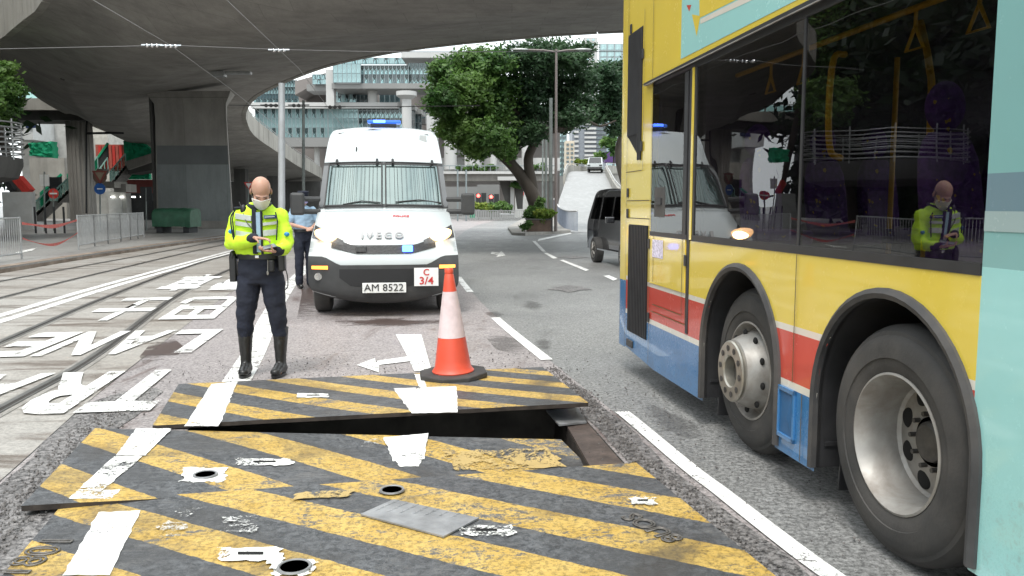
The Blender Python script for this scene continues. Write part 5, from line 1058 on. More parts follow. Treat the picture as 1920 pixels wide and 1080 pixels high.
tbox('low_block', 'long pale block behind the walkway, left of the shelter', 'building', (780, 350, 895, 395), 112, 5, M['clad'], ground_=True); tbox('green_hoarding', 'green panel left of the traffic lights', 'panel', (880, 366, 890, 382), 100, .3, M['net_green'], ground_=True)
M['red_lit'] = emis('red traffic light', (1, .05, .04), 7, (.4, .02, .02))
for i, (x, y) in enumerate(((897, 369), (921, 371))):
    b = at(x, 392, 84); b.z = 0; t = thing('traffic_light', ('left', 'right')[i] + ' of the two traffic lights showing red', 'traffic light', b); c = at(x, y, 84)
    m = MB(); m.tube([b, c], .06, 8); m.build('post', M['pole_d'], t, off=b); m = MB(); m.obox(c + Vector((0, 0, -.25)), (.5, .3, 1.15)); m.build('housing', M['mesh_black'], t, 0, off=b); m = MB(); m.ball(c + Vector((0, -.16, .1)), (.17, .05, .17), 14); m.build('red_lamp', M['red_lit'], t, off=b)
    m = MB(); m.obox(c + Vector((.55, .1, -.1)), (.5, .05, 1.0)); m.build('backing_board', M['mesh_black'], t, 0, off=b)
# railing and planting along the far kerb
fr_ = thing('far_railing', 'long grey guard railing along the far side of the road bend', 'railing', at(900, 400, 80)); fr_.location.z = 0
m_ = MB(); m_.box(-.03, .03, -.03, .03, 0, 1.0); me = m_.mesh('railing_bar', M['galv'], 0)
X0, X1 = at(868, 400, 80).x, at(1000, 400, 80).x
for i in range(42): put('railing_bar', me, fr_, Vector((X0 + (X1 - X0) * i / 41, 80, 0)) - fr_.location)
for z in (.12, 1.0): m = MB(); m.box(X0 - 4, X1, 79.97, 80.03, z - .03, z + .03); m.build('rail', M['galv'], fr_, 0, off=fr_.location)
# ------------------------------------------------------------- slip road climbing on the right
RL_ = [(3.2, 45, .02), (3.35, 52, .25), (3.5, 60, .8), (4.0, 70, 1.75), (4.9, 80, 2.8), (6.0, 92, 4.2), (6.9, 102, 5.3), (8.0, 112, 6.1), (10.5, 125, 6.6), (18, 145, 6.9)]
RR_ = [(9.6, 44, .02), (9.5, 52, .25), (9.4, 60, .8), (9.5, 70, 1.75), (10.0, 80, 2.8), (10.9, 92, 4.2), (11.7, 102, 5.3), (13.0, 112, 6.1), (16.5, 125, 6.6), (26, 140, 6.9)]
a = cr1(RL_, 6); b = cr1(RR_, 6); m = MB(); m.grid([[tuple(p), tuple(q)] for p, q in zip(a, b)]); struct('ramp_road', m, road_mat('ramp asphalt', (.27, .27, .265), (.23, .23, .225), .2, wet=.1), 40)
m = MB(); m.grid([[(p[0], p[1], 0), tuple(p)] for p in a]); m.grid([[tuple(p), (p[0], p[1], 0)] for p in b]); struct('ramp_side_wall', m, M['conc'], 40)
rp_ = thing('ramp_parapet', 'pale concrete parapet on the left of the climbing slip road', 'parapet', a[32]); rq_ = thing('ramp_parapet', 'pale concrete parapet on the right of the climbing slip road, by the black car', 'parapet', b[18])
for q, t, s0, sg in ((a, rp_, 30, -1), (b, rq_, 10, 1)):
    q = [Vector(p) for p in q]
    for k in range(s0, len(q) - 1):
        p0, p1 = q[k], q[k + 1]; n = Vector((sg * .25, 0, 0)); g_ = (p1 - p0) * .01; m = MB(); p0 = p0 + g_; p1 = p1 - g_; h = Vector((0, 0, .85)); d_ = Vector((0, 0, -.3))
        m.add([p0 + d_, p1 + d_, p1 + n + d_, p0 + n + d_, p0 + h, p1 + h, p1 + n + h, p0 + n + h], [(0, 3, 2, 1), (4, 5, 6, 7), (0, 1, 5, 4), (1, 2, 6, 5), (2, 3, 7, 6), (3, 0, 4, 7)]); m.build('parapet_panel', M['conc_l'], t, 0, off=t.location)
    m = MB(); m.tube([p + Vector((sg * .12, 0, 1.15)) for p in q[s0:]], .04, 5); m.build('handrail', M['clad_w'], t, off=t.location)
    for p in q[s0::2]: m = MB(); m.beam(p + Vector((sg * .12, 0, .85)), p + Vector((sg * .12, 0, 1.15)), .06, .06); m.build('baluster', M['clad_w'], t, 0, off=t.location)
fr2 = thing('blue_grey_railing', 'blue grey guard railing along the foot of the slip road', 'railing', (3.1, 46, 0)); q = [Vector((3.55, 44.2, .12)), Vector((3.25, 47, .12)), Vector((3.1, 50, .2)), Vector((3.05, 54, .4)), Vector((3.1, 60, .9))]; q = [Vector(p) for p in cr1(q, 8)]
mr = pm('blue grey railing', (.30, .34, .42), .5, .2, .1, 4)
for p in q: m = MB(); m.beam(p, p + Vector((0, 0, 1.05)), .04, .04); m.build('railing_bar', mr, fr2, 0, off=fr2.location)
m = MB(); m.tube([p + Vector((0, 0, 1.08)) for p in q], .05, 6); m.build('handrail', M['white'], fr2, off=fr2.location)
# white van on the slip road
vx = Vector((11.0, 108, 5.82)); fv = thing('white_van', 'small white van driving down the slip road', 'van', vx, math.radians(-8))
m = MB(); pf = [(-1.0, .35, -2.4), (-1.0, 1.0, -2.4), (-.95, 1.15, -1.4), (-.85, 1.95, -.6), (-.85, 2.05, 2.3), (-.98, 1.1, 2.4), (-1.0, .35, 2.4)]
m.grid([[(-p[0] * s, p[2], p[1]) for p in pf] for s in (-1, 1)]); m.poly([(p[0], p[2], p[1]) for p in pf]); m.poly([(-p[0], p[2], p[1]) for p in pf][::-1]); m.build('body', M['v_white'], fv, 30)
m = MB(); m.poly([(-.82, -1.42, 1.17), (.82, -1.42, 1.17), (.74, -.66, 1.9), (-.74, -.66, 1.9)]); m.build('windscreen', M['k_glass'], fv, 0, loc=(0, -.03, .02)); m = MB(); m.box(-.95, .95, -2.46, -2.4, .35, .62); m.build('bumper', M['v_black'], fv, 0)
for sx in (-1, 1):
    m = MB(); m.box(sx * .75 - .18, sx * .75 + .18, -2.43, -2.395, .72, .9); m.build('headlight', M['lens'], fv, 0)
    for sy in (-1.55, 1.5): m = MB(); m.lathe([(.2, -.1), (.33, -.1), (.33, .1), (.2, .1)], 20, (sx * .85, sy, .33), Matrix(((0, 0, 1), (0, 1, 0), (-1, 0, 0)))); m.build('wheel', M['tyre'], fv)
# towers behind the slip road
T1 = building('striped_tower', 'grey tower with broad white bands behind the slip road', 1112, 400, 230)
bx(T1, 'core', (1072, 215, 1138, 330), 232, 12, pm('grey tower', (.22, .24, .27), .5), ground_=True)
for i in range(9): bx(T1, 'white_band', (1096, 222 + i * 8.4, 1118, 226 + i * 8.4), 231, 2, M['clad_w']); bx(T1, 'white_band', (1077, 236 + i * 9, 1085, 240 + i * 9), 231, 2, M['clad_w']); bx(T1, 'window_band', (1118, 224 + i * 8.4, 1138, 227 + i * 8.4), 231.5, 1, M['g_dark'])
bx(T1, 'white_band', (1096, 296, 1116, 312), 231, 2, M['clad_w'])
T2 = building('cream_block', 'cream apartment block behind the slip road', 1067, 400, 210); bx(T2, 'wall', (1060, 264, 1077, 340), 210, 6, pm('cream wall', (.55, .48, .38), .8), ground_=True)
for i in range(6):
    for j in range(2): bx(T2, 'window', (1062 + j * 8, 269 + i * 8, 1067 + j * 8, 273 + i * 8), 209.8, .3, M['g_dark'])
T3 = building('glass_tower', 'pale green glass tower at the right, above the slip road', 1140, 400, 300); 
x0, x1, y0, y1, z0, z1 = pbox(1120, 80, 1290, 330, 300, 20); facade(T3, (1122, 82, 1290, 330), 300, 12, 20, M['g_cyan'], M['mull'], .5)
T4 = building('glass_tower', 'bluish glass tower with white bands above the tree gap', 1112, 400, 330); facade(T4, (1096, 70, 1118, 236), 330, 2, 18, [M['g_spot'], M['g_cyan']], M['clad_w'], 1.2); bx(T4, 'core', (1096, 70, 1118, 330), 331, 12, M['clad_w'])
T5 = building('glass_tower', 'teal glass block seen through the poles under the tree', 1052, 400, 220); facade(T5, (1036, 225, 1062, 330), 220, 4, 10, M['g_spot'], M['mull_d'], .3)
tbox('purple_hoarding', 'purple box structure at the top of the slip road', 'hoarding', (1135, 284, 1175, 304), 130, 3, pm('purple', (.09, .04, .17), .6, 0, .1, .5))
hb = MB(); hb.box(*pbox(960, 300, 1300, 400, 236, 10)[:4], 0, 12); tag(hb.build('tower_podium', M['clad'], None, 0, loc=(0, 0, 0)), 'pale podium at the foot of the far towers', 'building')
# island with planter, poles, street lamps
isl = [(952, 430), (960, 441), (985, 442), (1070, 437), (1060, 415), (1040, 402), (1000, 404), (975, 415)]
m = MB(); m.prism([ground(*p, 0) for p in isl][::-1] if 0 else [ground(*p, 0) for p in isl], (0, 0, .14)); struct('traffic_island', m, M['conc'], 0)
pl = thing('stone_planter', 'brown stone planter at the foot of the big tree', 'planter', at(1008, 430, 43)); pl.location.z = .14
bx(pl, 'planter_wall', (988, 412, 1034, 431), 42.6, 3.5, pm('brown stone', (.13, .09, .07), .8, 0, .25, 3), ground_=.14); bx(pl, 'coping', (986, 410, 1036, 413), 42.5, 3.7, M['conc_d'])
for nm, lb, px, top, r, r2, mt in (('lamp_post', 'tall double-armed street lamp in front of the tree', 1042, 92, .09, .06, pm('brown grey pole', (.2, .17, .16), .6)), ('signal_pole', 'grey green pole with a black foot on the traffic island', 1032, 184, .11, .09, M['pole_d']), ('signal_pole', 'shorter grey pole beside the black footed one', 1023, 240, .09, .08, M['pole_d'])):
    base = ground(px, 434 if px != 1023 else 425, .14); Yp = base.y; t = thing(nm, lb, 'pole', base); tp = at(px + 1, top, Yp); m = MB(); m.tube([base, tp], [r, r2], 12); m.build('shaft', mt, t, off=base)
    if px == 1032: m = MB(); m.tube([base, at(px, 396, Yp)], .125, 12); m.build('black_foot', M['mesh_black'], t, off=base)
    if px == 1042:
        for s, tx in ((-1, 962), (1, 1105)):
            e = at(tx, 93, Yp); m = MB(); m.tube([tp + Vector((0, 0, -.15)), tp.lerp(e, .3) + Vector((0, 0, -.05)), e], .05, 8); m.build('arm', mt, t, off=base); m = MB(); m.ball(e - Vector((s * .35, 0, 0)), (.5, .12, .07), 14); m.build('lamp_head', M['galv'], t, off=base)
b = ground(1017, 420, .14); t = thing('lamp_post', 'thin street lamp with one arm towards the left, behind the island poles', 'street lamp', b); tp = at(1018, 204, b.y); e = at(966, 203, b.y)
m = MB(); m.tube([b, tp], .06, 8); m.build('shaft', M['pole_d'], t, off=b); m = MB(); m.tube([tp, e], .035, 6); m.build('arm', M['pole_d'], t, off=b); m = MB(); m.ball(e + Vector((.4, 0, 0)), (.4, .1, .06), 12); m.build('lamp_head', M['galv'], t, off=b)
for i, x in enumerate((874, 858)): pole('thin_post', ('thin pale post under the walkway', 'thin grey post beside the van mirror')[i], x, 318, 398, 78, .08, M['mull'])
# ------------------------------------------------------------- trees and shrubs
def leaf_mat(name, a, b, sc=.35):
    m, t, p = nodes(name); n = noise_(t, sc, 4, .7); f = noise_(t, 9, 2, .5)
    c = mixc(t, ramp(t, n, [(.38, 0.0), (.62, 1.0)]), tuple(a), tuple(b)); c = mixc(t, 1.0, c, ramp(t, f, [(.3, .55), (.7, 1.5)]), 'MULTIPLY'); t.links.new(c, p.inputs['Base Color']); p.inputs['Roughness'].default_value = .55
    tr = N(t, 'BsdfTranslucent'); t.links.new(c, tr.inputs[0]); ms = N(t, 'MixShader'); ms.inputs[0].default_value = .42; t.links.new(p.outputs[0], ms.inputs[1]); t.links.new(tr.outputs[0], ms.inputs[2]); t.links.new(ms.outputs[0], t.nodes['Material Output'].inputs[0]); return m
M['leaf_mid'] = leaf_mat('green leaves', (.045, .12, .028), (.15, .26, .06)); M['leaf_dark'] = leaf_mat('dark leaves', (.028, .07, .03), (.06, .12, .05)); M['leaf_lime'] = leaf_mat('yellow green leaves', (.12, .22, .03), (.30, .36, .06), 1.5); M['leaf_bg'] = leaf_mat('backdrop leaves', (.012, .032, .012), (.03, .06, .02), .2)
M['bark'] = pm('dark bark', (.075, .062, .05), .9, 0, .35, 1.5, bump=.8, bs=8, stretch=(1, 1, .3))
def leaves(mb, clumps, n, size, rng, flat=.6):
    wts = np.array([c[1] ** 2 for c in clumps]); wts = wts / wts.sum(); cnt = rng.multinomial(n, wts)
    V = []; F = []
    for (c, r), k in zip(clumps, cnt):
        if not k: continue
        u = rng.normal(size=(k, 3)); u /= np.linalg.norm(u, axis=1)[:, None]; rad = r * (.2 + .95 * rng.random(k) ** .6)
        rad = rad * np.where(rng.random(k) < .12, 1.3, 1.0); ns = np.array([1 + .75 * noise.noise(Vector(x * 1.8 + np.array(c))) for x in u]); P = np.array(c) + u * (rad * ns)[:, None] * np.array([1, 1, .72])
        a = rng.normal(size=(k, 3)); a[:, 2] *= flat; a /= np.linalg.norm(a, axis=1)[:, None]; nrm = u + rng.normal(size=(k, 3)) * .6 + np.array([0, 0, .5]); b = np.cross(nrm, a); b /= np.linalg.norm(b, axis=1)[:, None] + 1e-9
        s = size * (.6 + .8 * rng.random(k))[:, None]
        q = np.stack([P - a * s, P + b * s * .45, P + a * s, P - b * s * .45], 1); V.append(q.reshape(-1, 3))
    V = np.concatenate(V); base = len(mb.v); mb.v += [tuple(p) for p in V.tolist()]; nf = len(V) // 4; mb.f += [(base + 4 * i, base + 4 * i + 1, base + 4 * i + 2, base + 4 * i + 3) for i in range(nf)]; mb.m += [0] * nf
def tree(label, base, limbs, groups, cat='tree', seed=1):
    t = thing('tree', label, cat, base); rng = np.random.default_rng(seed); m = MB()
    for pts, r0, r1 in limbs:
        q = cr1([tuple(p) for p in pts], 5); k = len(q); m.tube([Vector(p) + Vector((noise.noise(Vector(p) * .7), 0, 0)) * .12 for p in q], [r0 + (r1 - r0) * i / (k - 1) for i in range(k)], 10)
    m.build('trunk', M['bark'], t, 60, off=base)
    for cl, n, sz, mt in groups:
        m = MB(); leaves(m, cl, n, sz, rng); tag(m.build('crown', mt, t, 0, off=base), kind=None)
    return t
def cp(px, py, Y, rpx): p = at(px, py, Y); return (tuple(p), rpx / FOC * Y)
rg = random.Random(5)
base = ground(1010, 428, .14); Yt = 47
lim = [([base, at(1003, 375, Yt), at(975, 330, Yt), at(940, 292, Yt), at(905, 270, Yt - 1)], .50, .18), ([at(968, 322, Yt), at(935, 270, Yt), at(910, 215, Yt - 1), at(895, 150, Yt - 1)], .30, .08), ([at(1000, 365, Yt), at(990, 300, Yt), at(1003, 255, Yt), at(1000, 200, Yt), at(1010, 140, Yt)], .34, .10), ([at(1003, 262, Yt), at(1030, 246, Yt), at(1065, 240, Yt), at(1092, 225, Yt), at(1115, 195, Yt)], .22, .08), ([at(1095, 222, Yt), at(1125, 236, Yt), at(1155, 226, Yt)], .1, .04), ([at(960, 300, Yt), at(980, 240, Yt), at(960, 190, Yt), at(965, 120, Yt)], .2, .07), ([at(905, 272, Yt - 1), at(870, 240, Yt - 1.5), at(840, 190, Yt - 1.5)], .16, .05), ([at(905, 235, Yt - 1), at(860, 175, Yt - 1), at(845, 130, Yt - 1)], .12, .05)]
A = [(835, 150, 30), (870, 125, 38), (905, 120, 36), (845, 185, 34), (825, 205, 22), (880, 170, 38), (860, 222, 36), (890, 250, 36), (925, 262, 30), (855, 252, 26), (838, 238, 22), (920, 205, 36), (940, 160, 34), (930, 118, 30), (885, 280, 22), (905, 288, 16), (815, 185, 16), (822, 128, 18), (950, 285, 18)]
B = [(975, 110, 34), (1010, 100, 36), (1045, 105, 34), (1080, 120, 30), (1090, 155, 26), (985, 160, 38), (1025, 150, 38), (1060, 170, 34), (960, 215, 34), (1000, 210, 36), (1045, 210, 30), (975, 255, 28), (1005, 250, 22), (1075, 215, 26), (1100, 190, 20), (1060, 238, 16), (1090, 95, 20)]
D = [(1130, 135, 22), (1150, 160, 26), (1140, 190, 28), (1155, 215, 26), (1120, 215, 18), (1165, 130, 26), (1150, 245, 14), (1105, 165, 12)]
def cl(L_, Y, sp): return [cp(x + rg.uniform(-4, 4), y + rg.uniform(-4, 4), Y + rg.uniform(-sp, sp), r) for x, y, r in L_]
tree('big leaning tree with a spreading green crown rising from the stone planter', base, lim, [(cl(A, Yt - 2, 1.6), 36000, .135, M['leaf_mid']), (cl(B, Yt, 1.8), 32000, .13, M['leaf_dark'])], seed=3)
b2 = Vector((9.4, 62, 0)); tree('dark tree showing between the lamp post and the bus', b2, [([b2, at(1160, 300, 62), at(1165, 240, 62), at(1145, 190, 62)], .35, .12), ([at(1162, 245, 62), at(1140, 236, 62), at(1118, 215, 62)], .12, .05)], [(cl(D, 60, 1.5), 13000, .16, M['leaf_dark'])], seed=4)
b3 = at(1150, 300, 125); b3.z = 6; tree('small green tree behind the far white van', b3, [([b3, at(1150, 285, 125)], .2, .1)], [(cl([(1140, 270, 12), (1155, 278, 14), (1148, 262, 9), (1128, 290, 9)], 124, .8), 2500, .3, M['leaf_mid'])], seed=5)
b4 = Vector((-25.2, 36, 0)); tree('dark green tree at the upper left edge above the round ramp', b4, [([b4, at(-45, 250, 36), at(-30, 180, 36), at(0, 150, 36)], .3, .1)], [(cl([(-5, 130, 26), (10, 165, 26), (-20, 190, 36), (18, 195, 20), (5, 215, 18), (-50, 150, 40), (25, 170, 16)], 35, 1), 9000, .13, M['leaf_mid'])], seed=6)
b5 = Vector((-31, 52, 0)); tree('leafy tree seen outside the parapet at the top left corner', b5, [([b5, Vector((-31.5, 50, 9)), Vector((-31, 50, 16))], .3, .12)], [([((-31.5, 49, 15), 3.2), ((-30.6, 50, 18), 2.6), ((-33, 50, 12), 3)], 5000, .16, M['leaf_mid'])], seed=7)
def shrub(name, label, clumps, n, sz, mt, seed, grp=None):
    rng = np.random.default_rng(seed); m = MB(); leaves(m, clumps, n, sz, rng, 1); c = clumps[0][0]; o = m.build(name, mt, None, 0, off=(c[0], c[1], 0), loc=(c[0], c[1], 0)); return tag(o, label, 'shrub', grp)
shrub('shrub', 'dark green shrub in the stone planter against the trunk', cl([(992, 398, 8), (1000, 392, 8), (988, 404, 7), (1008, 384, 7), (1012, 396, 8), (1004, 405, 7), (1015, 375, 6)], 43, .5), 3500, .10, M['leaf_mid'], 11)
shrub('shrub', 'yellow green variegated shrub in the stone planter', cl([(1012, 402, 9), (1024, 400, 9), (1016, 408, 8), (1030, 404, 7)], 42.7, .3), 2500, .09, M['leaf_lime'], 12)
shrub('shrub', 'low shrub at the left foot of the stone planter', cl([(984, 424, 7), (990, 418, 6)], 42.4, .2), 700, .08, M['leaf_mid'], 13)
shrub('shrub_bed', 'yellow green planting behind the far guard railing, left part', cl([(885 + i * 9, 386 + (i % 3) * 2, 7) for i in range(6)], 82, .6), 2500, .16, M['leaf_lime'], 14); shrub('shrub_bed', 'greener planting behind the far guard railing by the right traffic light', cl([(925 + i * 8, 385 + (i % 2) * 3, 8) for i in range(4)], 82, .6), 2200, .16, M['leaf_mid'], 15)
shrub('planter_shrubs', 'trimmed shrubs in the walkway planters', cl([(857 + i * 6, 313, 4) for i in range(13)] + [(1003 + i * 6, 312, 5) for i in range(4)] + [(965 + i * 5, 346, 6) for i in range(6)], 92, .3), 4000, .16, M['leaf_mid'], 16)
shrub('shrub_bed', 'shrubs on top of the podium below the striped tower', cl([(1085 + i * 8, 303, 5) for i in range(5)], 126, .3), 1500, .25, M['leaf_lime'], 17)
tbox('dark_block', 'unseen dark block added beyond the left edge for the window reflections', 'building', (-2600, 0, -2590, 400), 30, 2, M['clad_b']) if 0 else None
ob_ = MB(); ob_.box(-74, -60, -70, 90, 0, 38); ob_ = tag(ob_.build('reflection_backing', pm('dark backing wall', (.05, .055, .055), .6, 0, .3, .3), None, 0, off=(-67, -10, 0), loc=(-67, -10, 0)), 'unseen dark block added beyond the left edge for the window reflections', 'building')  # added block, keeps bright sky out of the bus window reflections
# trees and a curved walkway beyond the left edge, seen as reflections in the bus windows
for i, (x, y, r) in enumerate(((-38, 36, 6), (-46, 45, 7), (-31, 27, 5), (-46, 34, 6), (-58, 50, 8), (-40, 46, 5.5), (-56, 38, 8), (-26, 18, 4.5), (-36, 22, 6), (-38, 52, 4.5), (-47, 58, 6), (-35, 40, 5))):
    b = Vector((x, y, 0)); q = [((x + rg.uniform(-2, 2), y + rg.uniform(-2, 2), h), r * k) for h, k in ((4, .7), (8, .95), (12, 1.0), (16, 1.0), (20, .7), (1.8, .7))]
    tree(('first', 'second', 'third', 'fourth', 'fifth', 'sixth', 'seventh', 'eighth', 'ninth', 'tenth', 'eleventh', 'twelfth')[i] + ' dark tree standing beyond the left edge of the picture', b, [([b, b + Vector((.3, 0, 5)), b + Vector((0, .3, 11))], .35, .1)], [(q, 7000, .5, M['leaf_bg'])], seed=30 + i)
cw = thing('curved_walkway', 'curved footbridge with tubular rails beyond the left edge', 'footbridge', (-21, 6, 0)); L_ = cw.location; arcp = [Vector((-21 + 7 * math.sin(a) - 3, 6 + 9 * math.cos(a), 0)) for a in [math.radians(k) for k in range(-10, 191, 5)]]
m = MB(); m.grid([[p + Vector((0, 0, 4.6)), p + Vector((0, 0, 5.0)), p * 1 + Vector((-2.2, 0, 5.0)), p + Vector((-2.2, 0, 4.6))] for p in arcp], close=True); m.build('deck', M['conc_d'], cw, 30, off=L_)
for k in range(6): m = MB(); m.tube([p + Vector((0, 0, 5.15 + k * .2)) for p in arcp], .03, 5); m.build('rail', M['galv'], cw, off=L_)
for p in arcp[::4]: m = MB(); m.tube([p + Vector((0, 0, 4.9)), p + Vector((0, 0, 6.2))], .035, 5); m.build('baluster', M['galv'], cw, off=L_)
for p in arcp[::12]: m = MB(); m.tube([p + Vector((-1.1, 0, 0)), p + Vector((-1.1, 0, 4.6))], .35, 12); m.build('column', M['conc_d'], cw, off=L_)
# ------------------------------------------------------------- people
M['skin'] = pm('skin', (.50, .29, .21), .5, 0, .08, 9); 
_p = M['skin'].node_tree.nodes['Principled BSDF']; _p.inputs['Subsurface Weight'].default_value = .12; _p.inputs['Subsurface Radius'].default_value = (.02, .008, .004)
M['hivis'] = pm('fluorescent yellow jacket', (.56, .86, .03), .7, 0, .1, 5, dirt=.1, dirtc=(.3, .45, .05)); _p = M['hivis'].node_tree.nodes['Principled BSDF']
M['silver'] = pm('reflective tape', (.55, .58, .57), .45, .2, .08, 20); M['navy'] = pm('navy cloth', (.012, .015, .028), .85, 0, .3, 7); M['boot'] = pm('black leather', (.016, .016, .016), .32, 0, .2, 8); M['shirt'] = pm('light blue shirt', (.32, .46, .60), .8, 0, .08, 8); M['mask'] = pm('white face mask', (.80, .78, .74), .8, 0, .06, 12); M['blackp'] = pm('black plastic', (.015, .015, .016), .4); M['hair'] = pm('grey stubble', (.10, .09, .085), .8, 0, .3, 40)
M['bluep'] = pm('blue plastic', (.02, .22, .55), .35); M['badge'] = pm('navy badge', (.03, .07, .25), .5); M['eye'] = pm('eye', (.02, .015, .01), .2); M['nail'] = M['skin']
def union(mb, name, mat, parent, vox=.008, smooth=4, fold=0.0, fscale=9, seed=0, off=(0, 0, 0)):
    o = mb.build(name, mat, None, 0); r = o.modifiers.new('r', 'REMESH'); r.mode = 'VOXEL'; r.voxel_size = vox; r.use_smooth_shade = True
    s = o.modifiers.new('s', 'SMOOTH'); s.iterations = smooth; s.factor = .6
    dg = bpy.context.evaluated_depsgraph_get(); dg.update(); me = bpy.data.meshes.new_from_object(o.evaluated_get(dg)); bpy.data.objects.remove(o)
    if fold:
        n = len(me.vertices); co = np.empty(n * 3); me.vertices.foreach_get('co', co); co = co.reshape(-1, 3); nr = np.empty(n * 3); me.vertices.foreach_get('normal', nr); nr = nr.reshape(-1, 3)
        dsp = np.array([noise.noise(Vector((p[0] * fscale + seed, p[1] * fscale, p[2] * fscale * 1.7))) + .5 * abs(noise.noise(Vector((p[0] * fscale * 2.2, p[1] * fscale * 2.2 + seed, p[2] * fscale * 3)))) for p in co])
        me.vertices.foreach_set('co', (co + nr * (dsp * fold)[:, None]).ravel()); me.update()
    me.materials.clear(); me.materials.append(mat); me.name = name; me.polygons.foreach_set('use_smooth', [True] * len(me.polygons))
    ob = bpy.data.objects.new(name, me); C.objects.link(ob); ob.parent = parent; return ob
def limb(mb, pts, rs, n=14, sx=1.0):
    for i in range(len(pts) - 1): mb.capsule(pts[i], pts[i + 1], rs[i], rs[i + 1], n)
def torso(mb, rings, n=28):                                   # rings: (x, y, z, rx, ry)
    rows = [[(x + rx * math.copysign(abs(math.cos(a)) ** .85, math.cos(a)), y + ry * math.sin(a), z) for a in [k * math.tau / n for k in range(n)]] for x, y, z, rx, ry in rings]
    mb.grid(rows, close=True); mb.poly(rows[0][::-1]); mb.poly(rows[-1])
def finger(mb, p, d, up, ln, r, curl):
    p = Vector(p); d = Vector(d).normalized(); ax = d.cross(Vector(up)).normalized(); q = p
    for k, f in enumerate((.45, .3, .25)):
        e = q + d * ln * f; mb.capsule(q, e, r * (1 - .1 * k), r * (.9 - .1 * k), 8); q = e; d = Matrix.Rotation(-curl, 3, ax) @ d
def hand(mb, wrist, d, pn, side, curls=(.5, .55, .6, .65), sz=1.0, thumb=.5):
    # d: towards fingers, pn: palm normal (out of the palm), side: +1 if thumb lies towards d x pn
    w_ = Vector(wrist); d = Vector(d).normalized(); pn = Vector(pn); pn = (pn - d * pn.dot(d)).normalized(); s = d.cross(pn) * side
    for k in range(4):
        a = w_ + s * ((1.5 - k) * .013) * sz; b = w_ + d * .085 * sz + s * ((1.5 - k) * .021) * sz; mb.capsule(a, b, .015 * sz, .0115 * sz, 10)
        finger(mb, b, d, -pn if 0 else pn * -1, (.072, .080, .074, .058)[k] * sz, .0092 * sz, curls[k])
    a = w_ + s * .02 * sz + d * .02 * sz; b = a + (s * .9 + d * .6 + pn * .2).normalized() * .045 * sz; mb.capsule(a, b, .015 * sz, .012 * sz, 10); finger(mb, b, d * 1.0 + s * .3 + pn * thumb, -pn, .055 * sz, .0105 * sz, .35)
# ---- officer in the fluorescent jacket, looking down at a phone
op = rf(-1.17, 7.32, .012); off = thing('person', 'bareheaded person in a fluorescent yellow jacket and tall black boots looking down at a phone', 'person', op, math.radians(3))
HX, HY, HZ = .055, -.10, 1.612                              # head centre
tilt = Matrix.Rotation(math.radians(38), 3, 'X') @ Matrix.Rotation(math.radians(0), 3, 'Z'); tilt = Matrix.Rotation(math.radians(16), 3, 'Z') @ tilt
def hp(x, y, z): return Vector((HX, HY, HZ)) + tilt @ Vector((x, y, z))
b = MB()
b.ball(hp(0, .012, .035), (.080, .098, .095), 24, tilt); b.ball(hp(0, -.03, -.035), (.064, .075, .085), 20, tilt); b.ball(hp(0, -.045, -.085), (.045, .045, .035), 14, tilt)
b.ball(hp(0, -.083, .012), (.055, .018, .014), 12, tilt); b.capsule(hp(0, -.092, .005), hp(0, -.112, -.035), .010, .014, 10); b.ball(hp(.012, -.1, -.04), (.010, .010, .008), 8); b.ball(hp(-.012, -.1, -.04), (.010, .010, .008), 8)
for s in (-1, 1): b.ball(hp(s * .082, .018, -.008), (.012, .022, .034), 12, tilt @ Matrix.Rotation(s * .3, 3, 'Z')); b.ball(hp(s * .045, -.07, -.03), (.025, .02, .02), 10, tilt)
b.capsule((.02, .0, 1.42), hp(0, .02, -.05), .062, .056)
torso(b, [(0, .02, .92, .16, .10), (0, .02, 1.1, .155, .10), (0, .02, 1.3, .18, .11), (0, .02, 1.42, .15, .09)])
SHL, ELL, WRL = (-.168, .02, 1.405), (-.24, -.02, 1.175), (.03, -.27, 1.225)          # arms, picture left then right
SHR, ELR, WRR = (.178, .02, 1.405), (.255, -.03, 1.165), (.205, -.27, 1.115)
limb(b, [SHL, ELL, WRL], [.05, .042, .028]); limb(b, [SHR, ELR, WRR], [.05, .042, .028])
hand(b, (.042, -.278, 1.228), (.95, -.35, -.1), (0, -.1, -1), -1, (.25, .55, .7, .8)); hand(b, (.19, -.29, 1.115), (-.55, -.65, .1), (0, -.15, 1), -1, (.7, .75, .8, .8), thumb=.9)
for s, fx in ((-1, -.155), (1, .150)): limb(b, [(s * .09, .03, .90), (s * .135, .01, .50), (fx, .035, .10)], [.08, .05, .035]); b.capsule((fx, .03, .05), (fx, -.08, .04), .035, .03)
union(b, 'body', M['skin'], off, .0062, 3)
# jacket
j = MB(); torso(j, [(0, .02, 1.075, .205, .135), (0, .015, 1.12, .22, .15), (0, .01, 1.25, .225, .15), (0, .01, 1.36, .225, .145), (0, .02, 1.44, .19, .12), (.01, .01, 1.50, .105, .095), (.015, .0, 1.525, .08, .08)])
limb(j, [SHL, (-.205, .01, 1.29), (-.225, -.02, 1.18), (-.12, -.14, 1.175), (.01, -.245, 1.218)], [.070, .070, .069, .060, .049]); limb(j, [SHR, (.214, .0, 1.29), (.238, -.03, 1.165), (.242, -.12, 1.13), (.222, -.235, 1.12)], [.070, .070, .069, .060, .049])
jk = union(j, 'jacket', M['hivis'], off, .008, 4, .018, 6.5, 3)
def onfront(pts_z_x, y, th, nm, mt, depth_fn=None):
    pass
def chest_y(x, z): rx, ry = (.232, .158); return .01 - ry * math.sqrt(max(.02, 1 - (x / rx) ** 2)) - .012
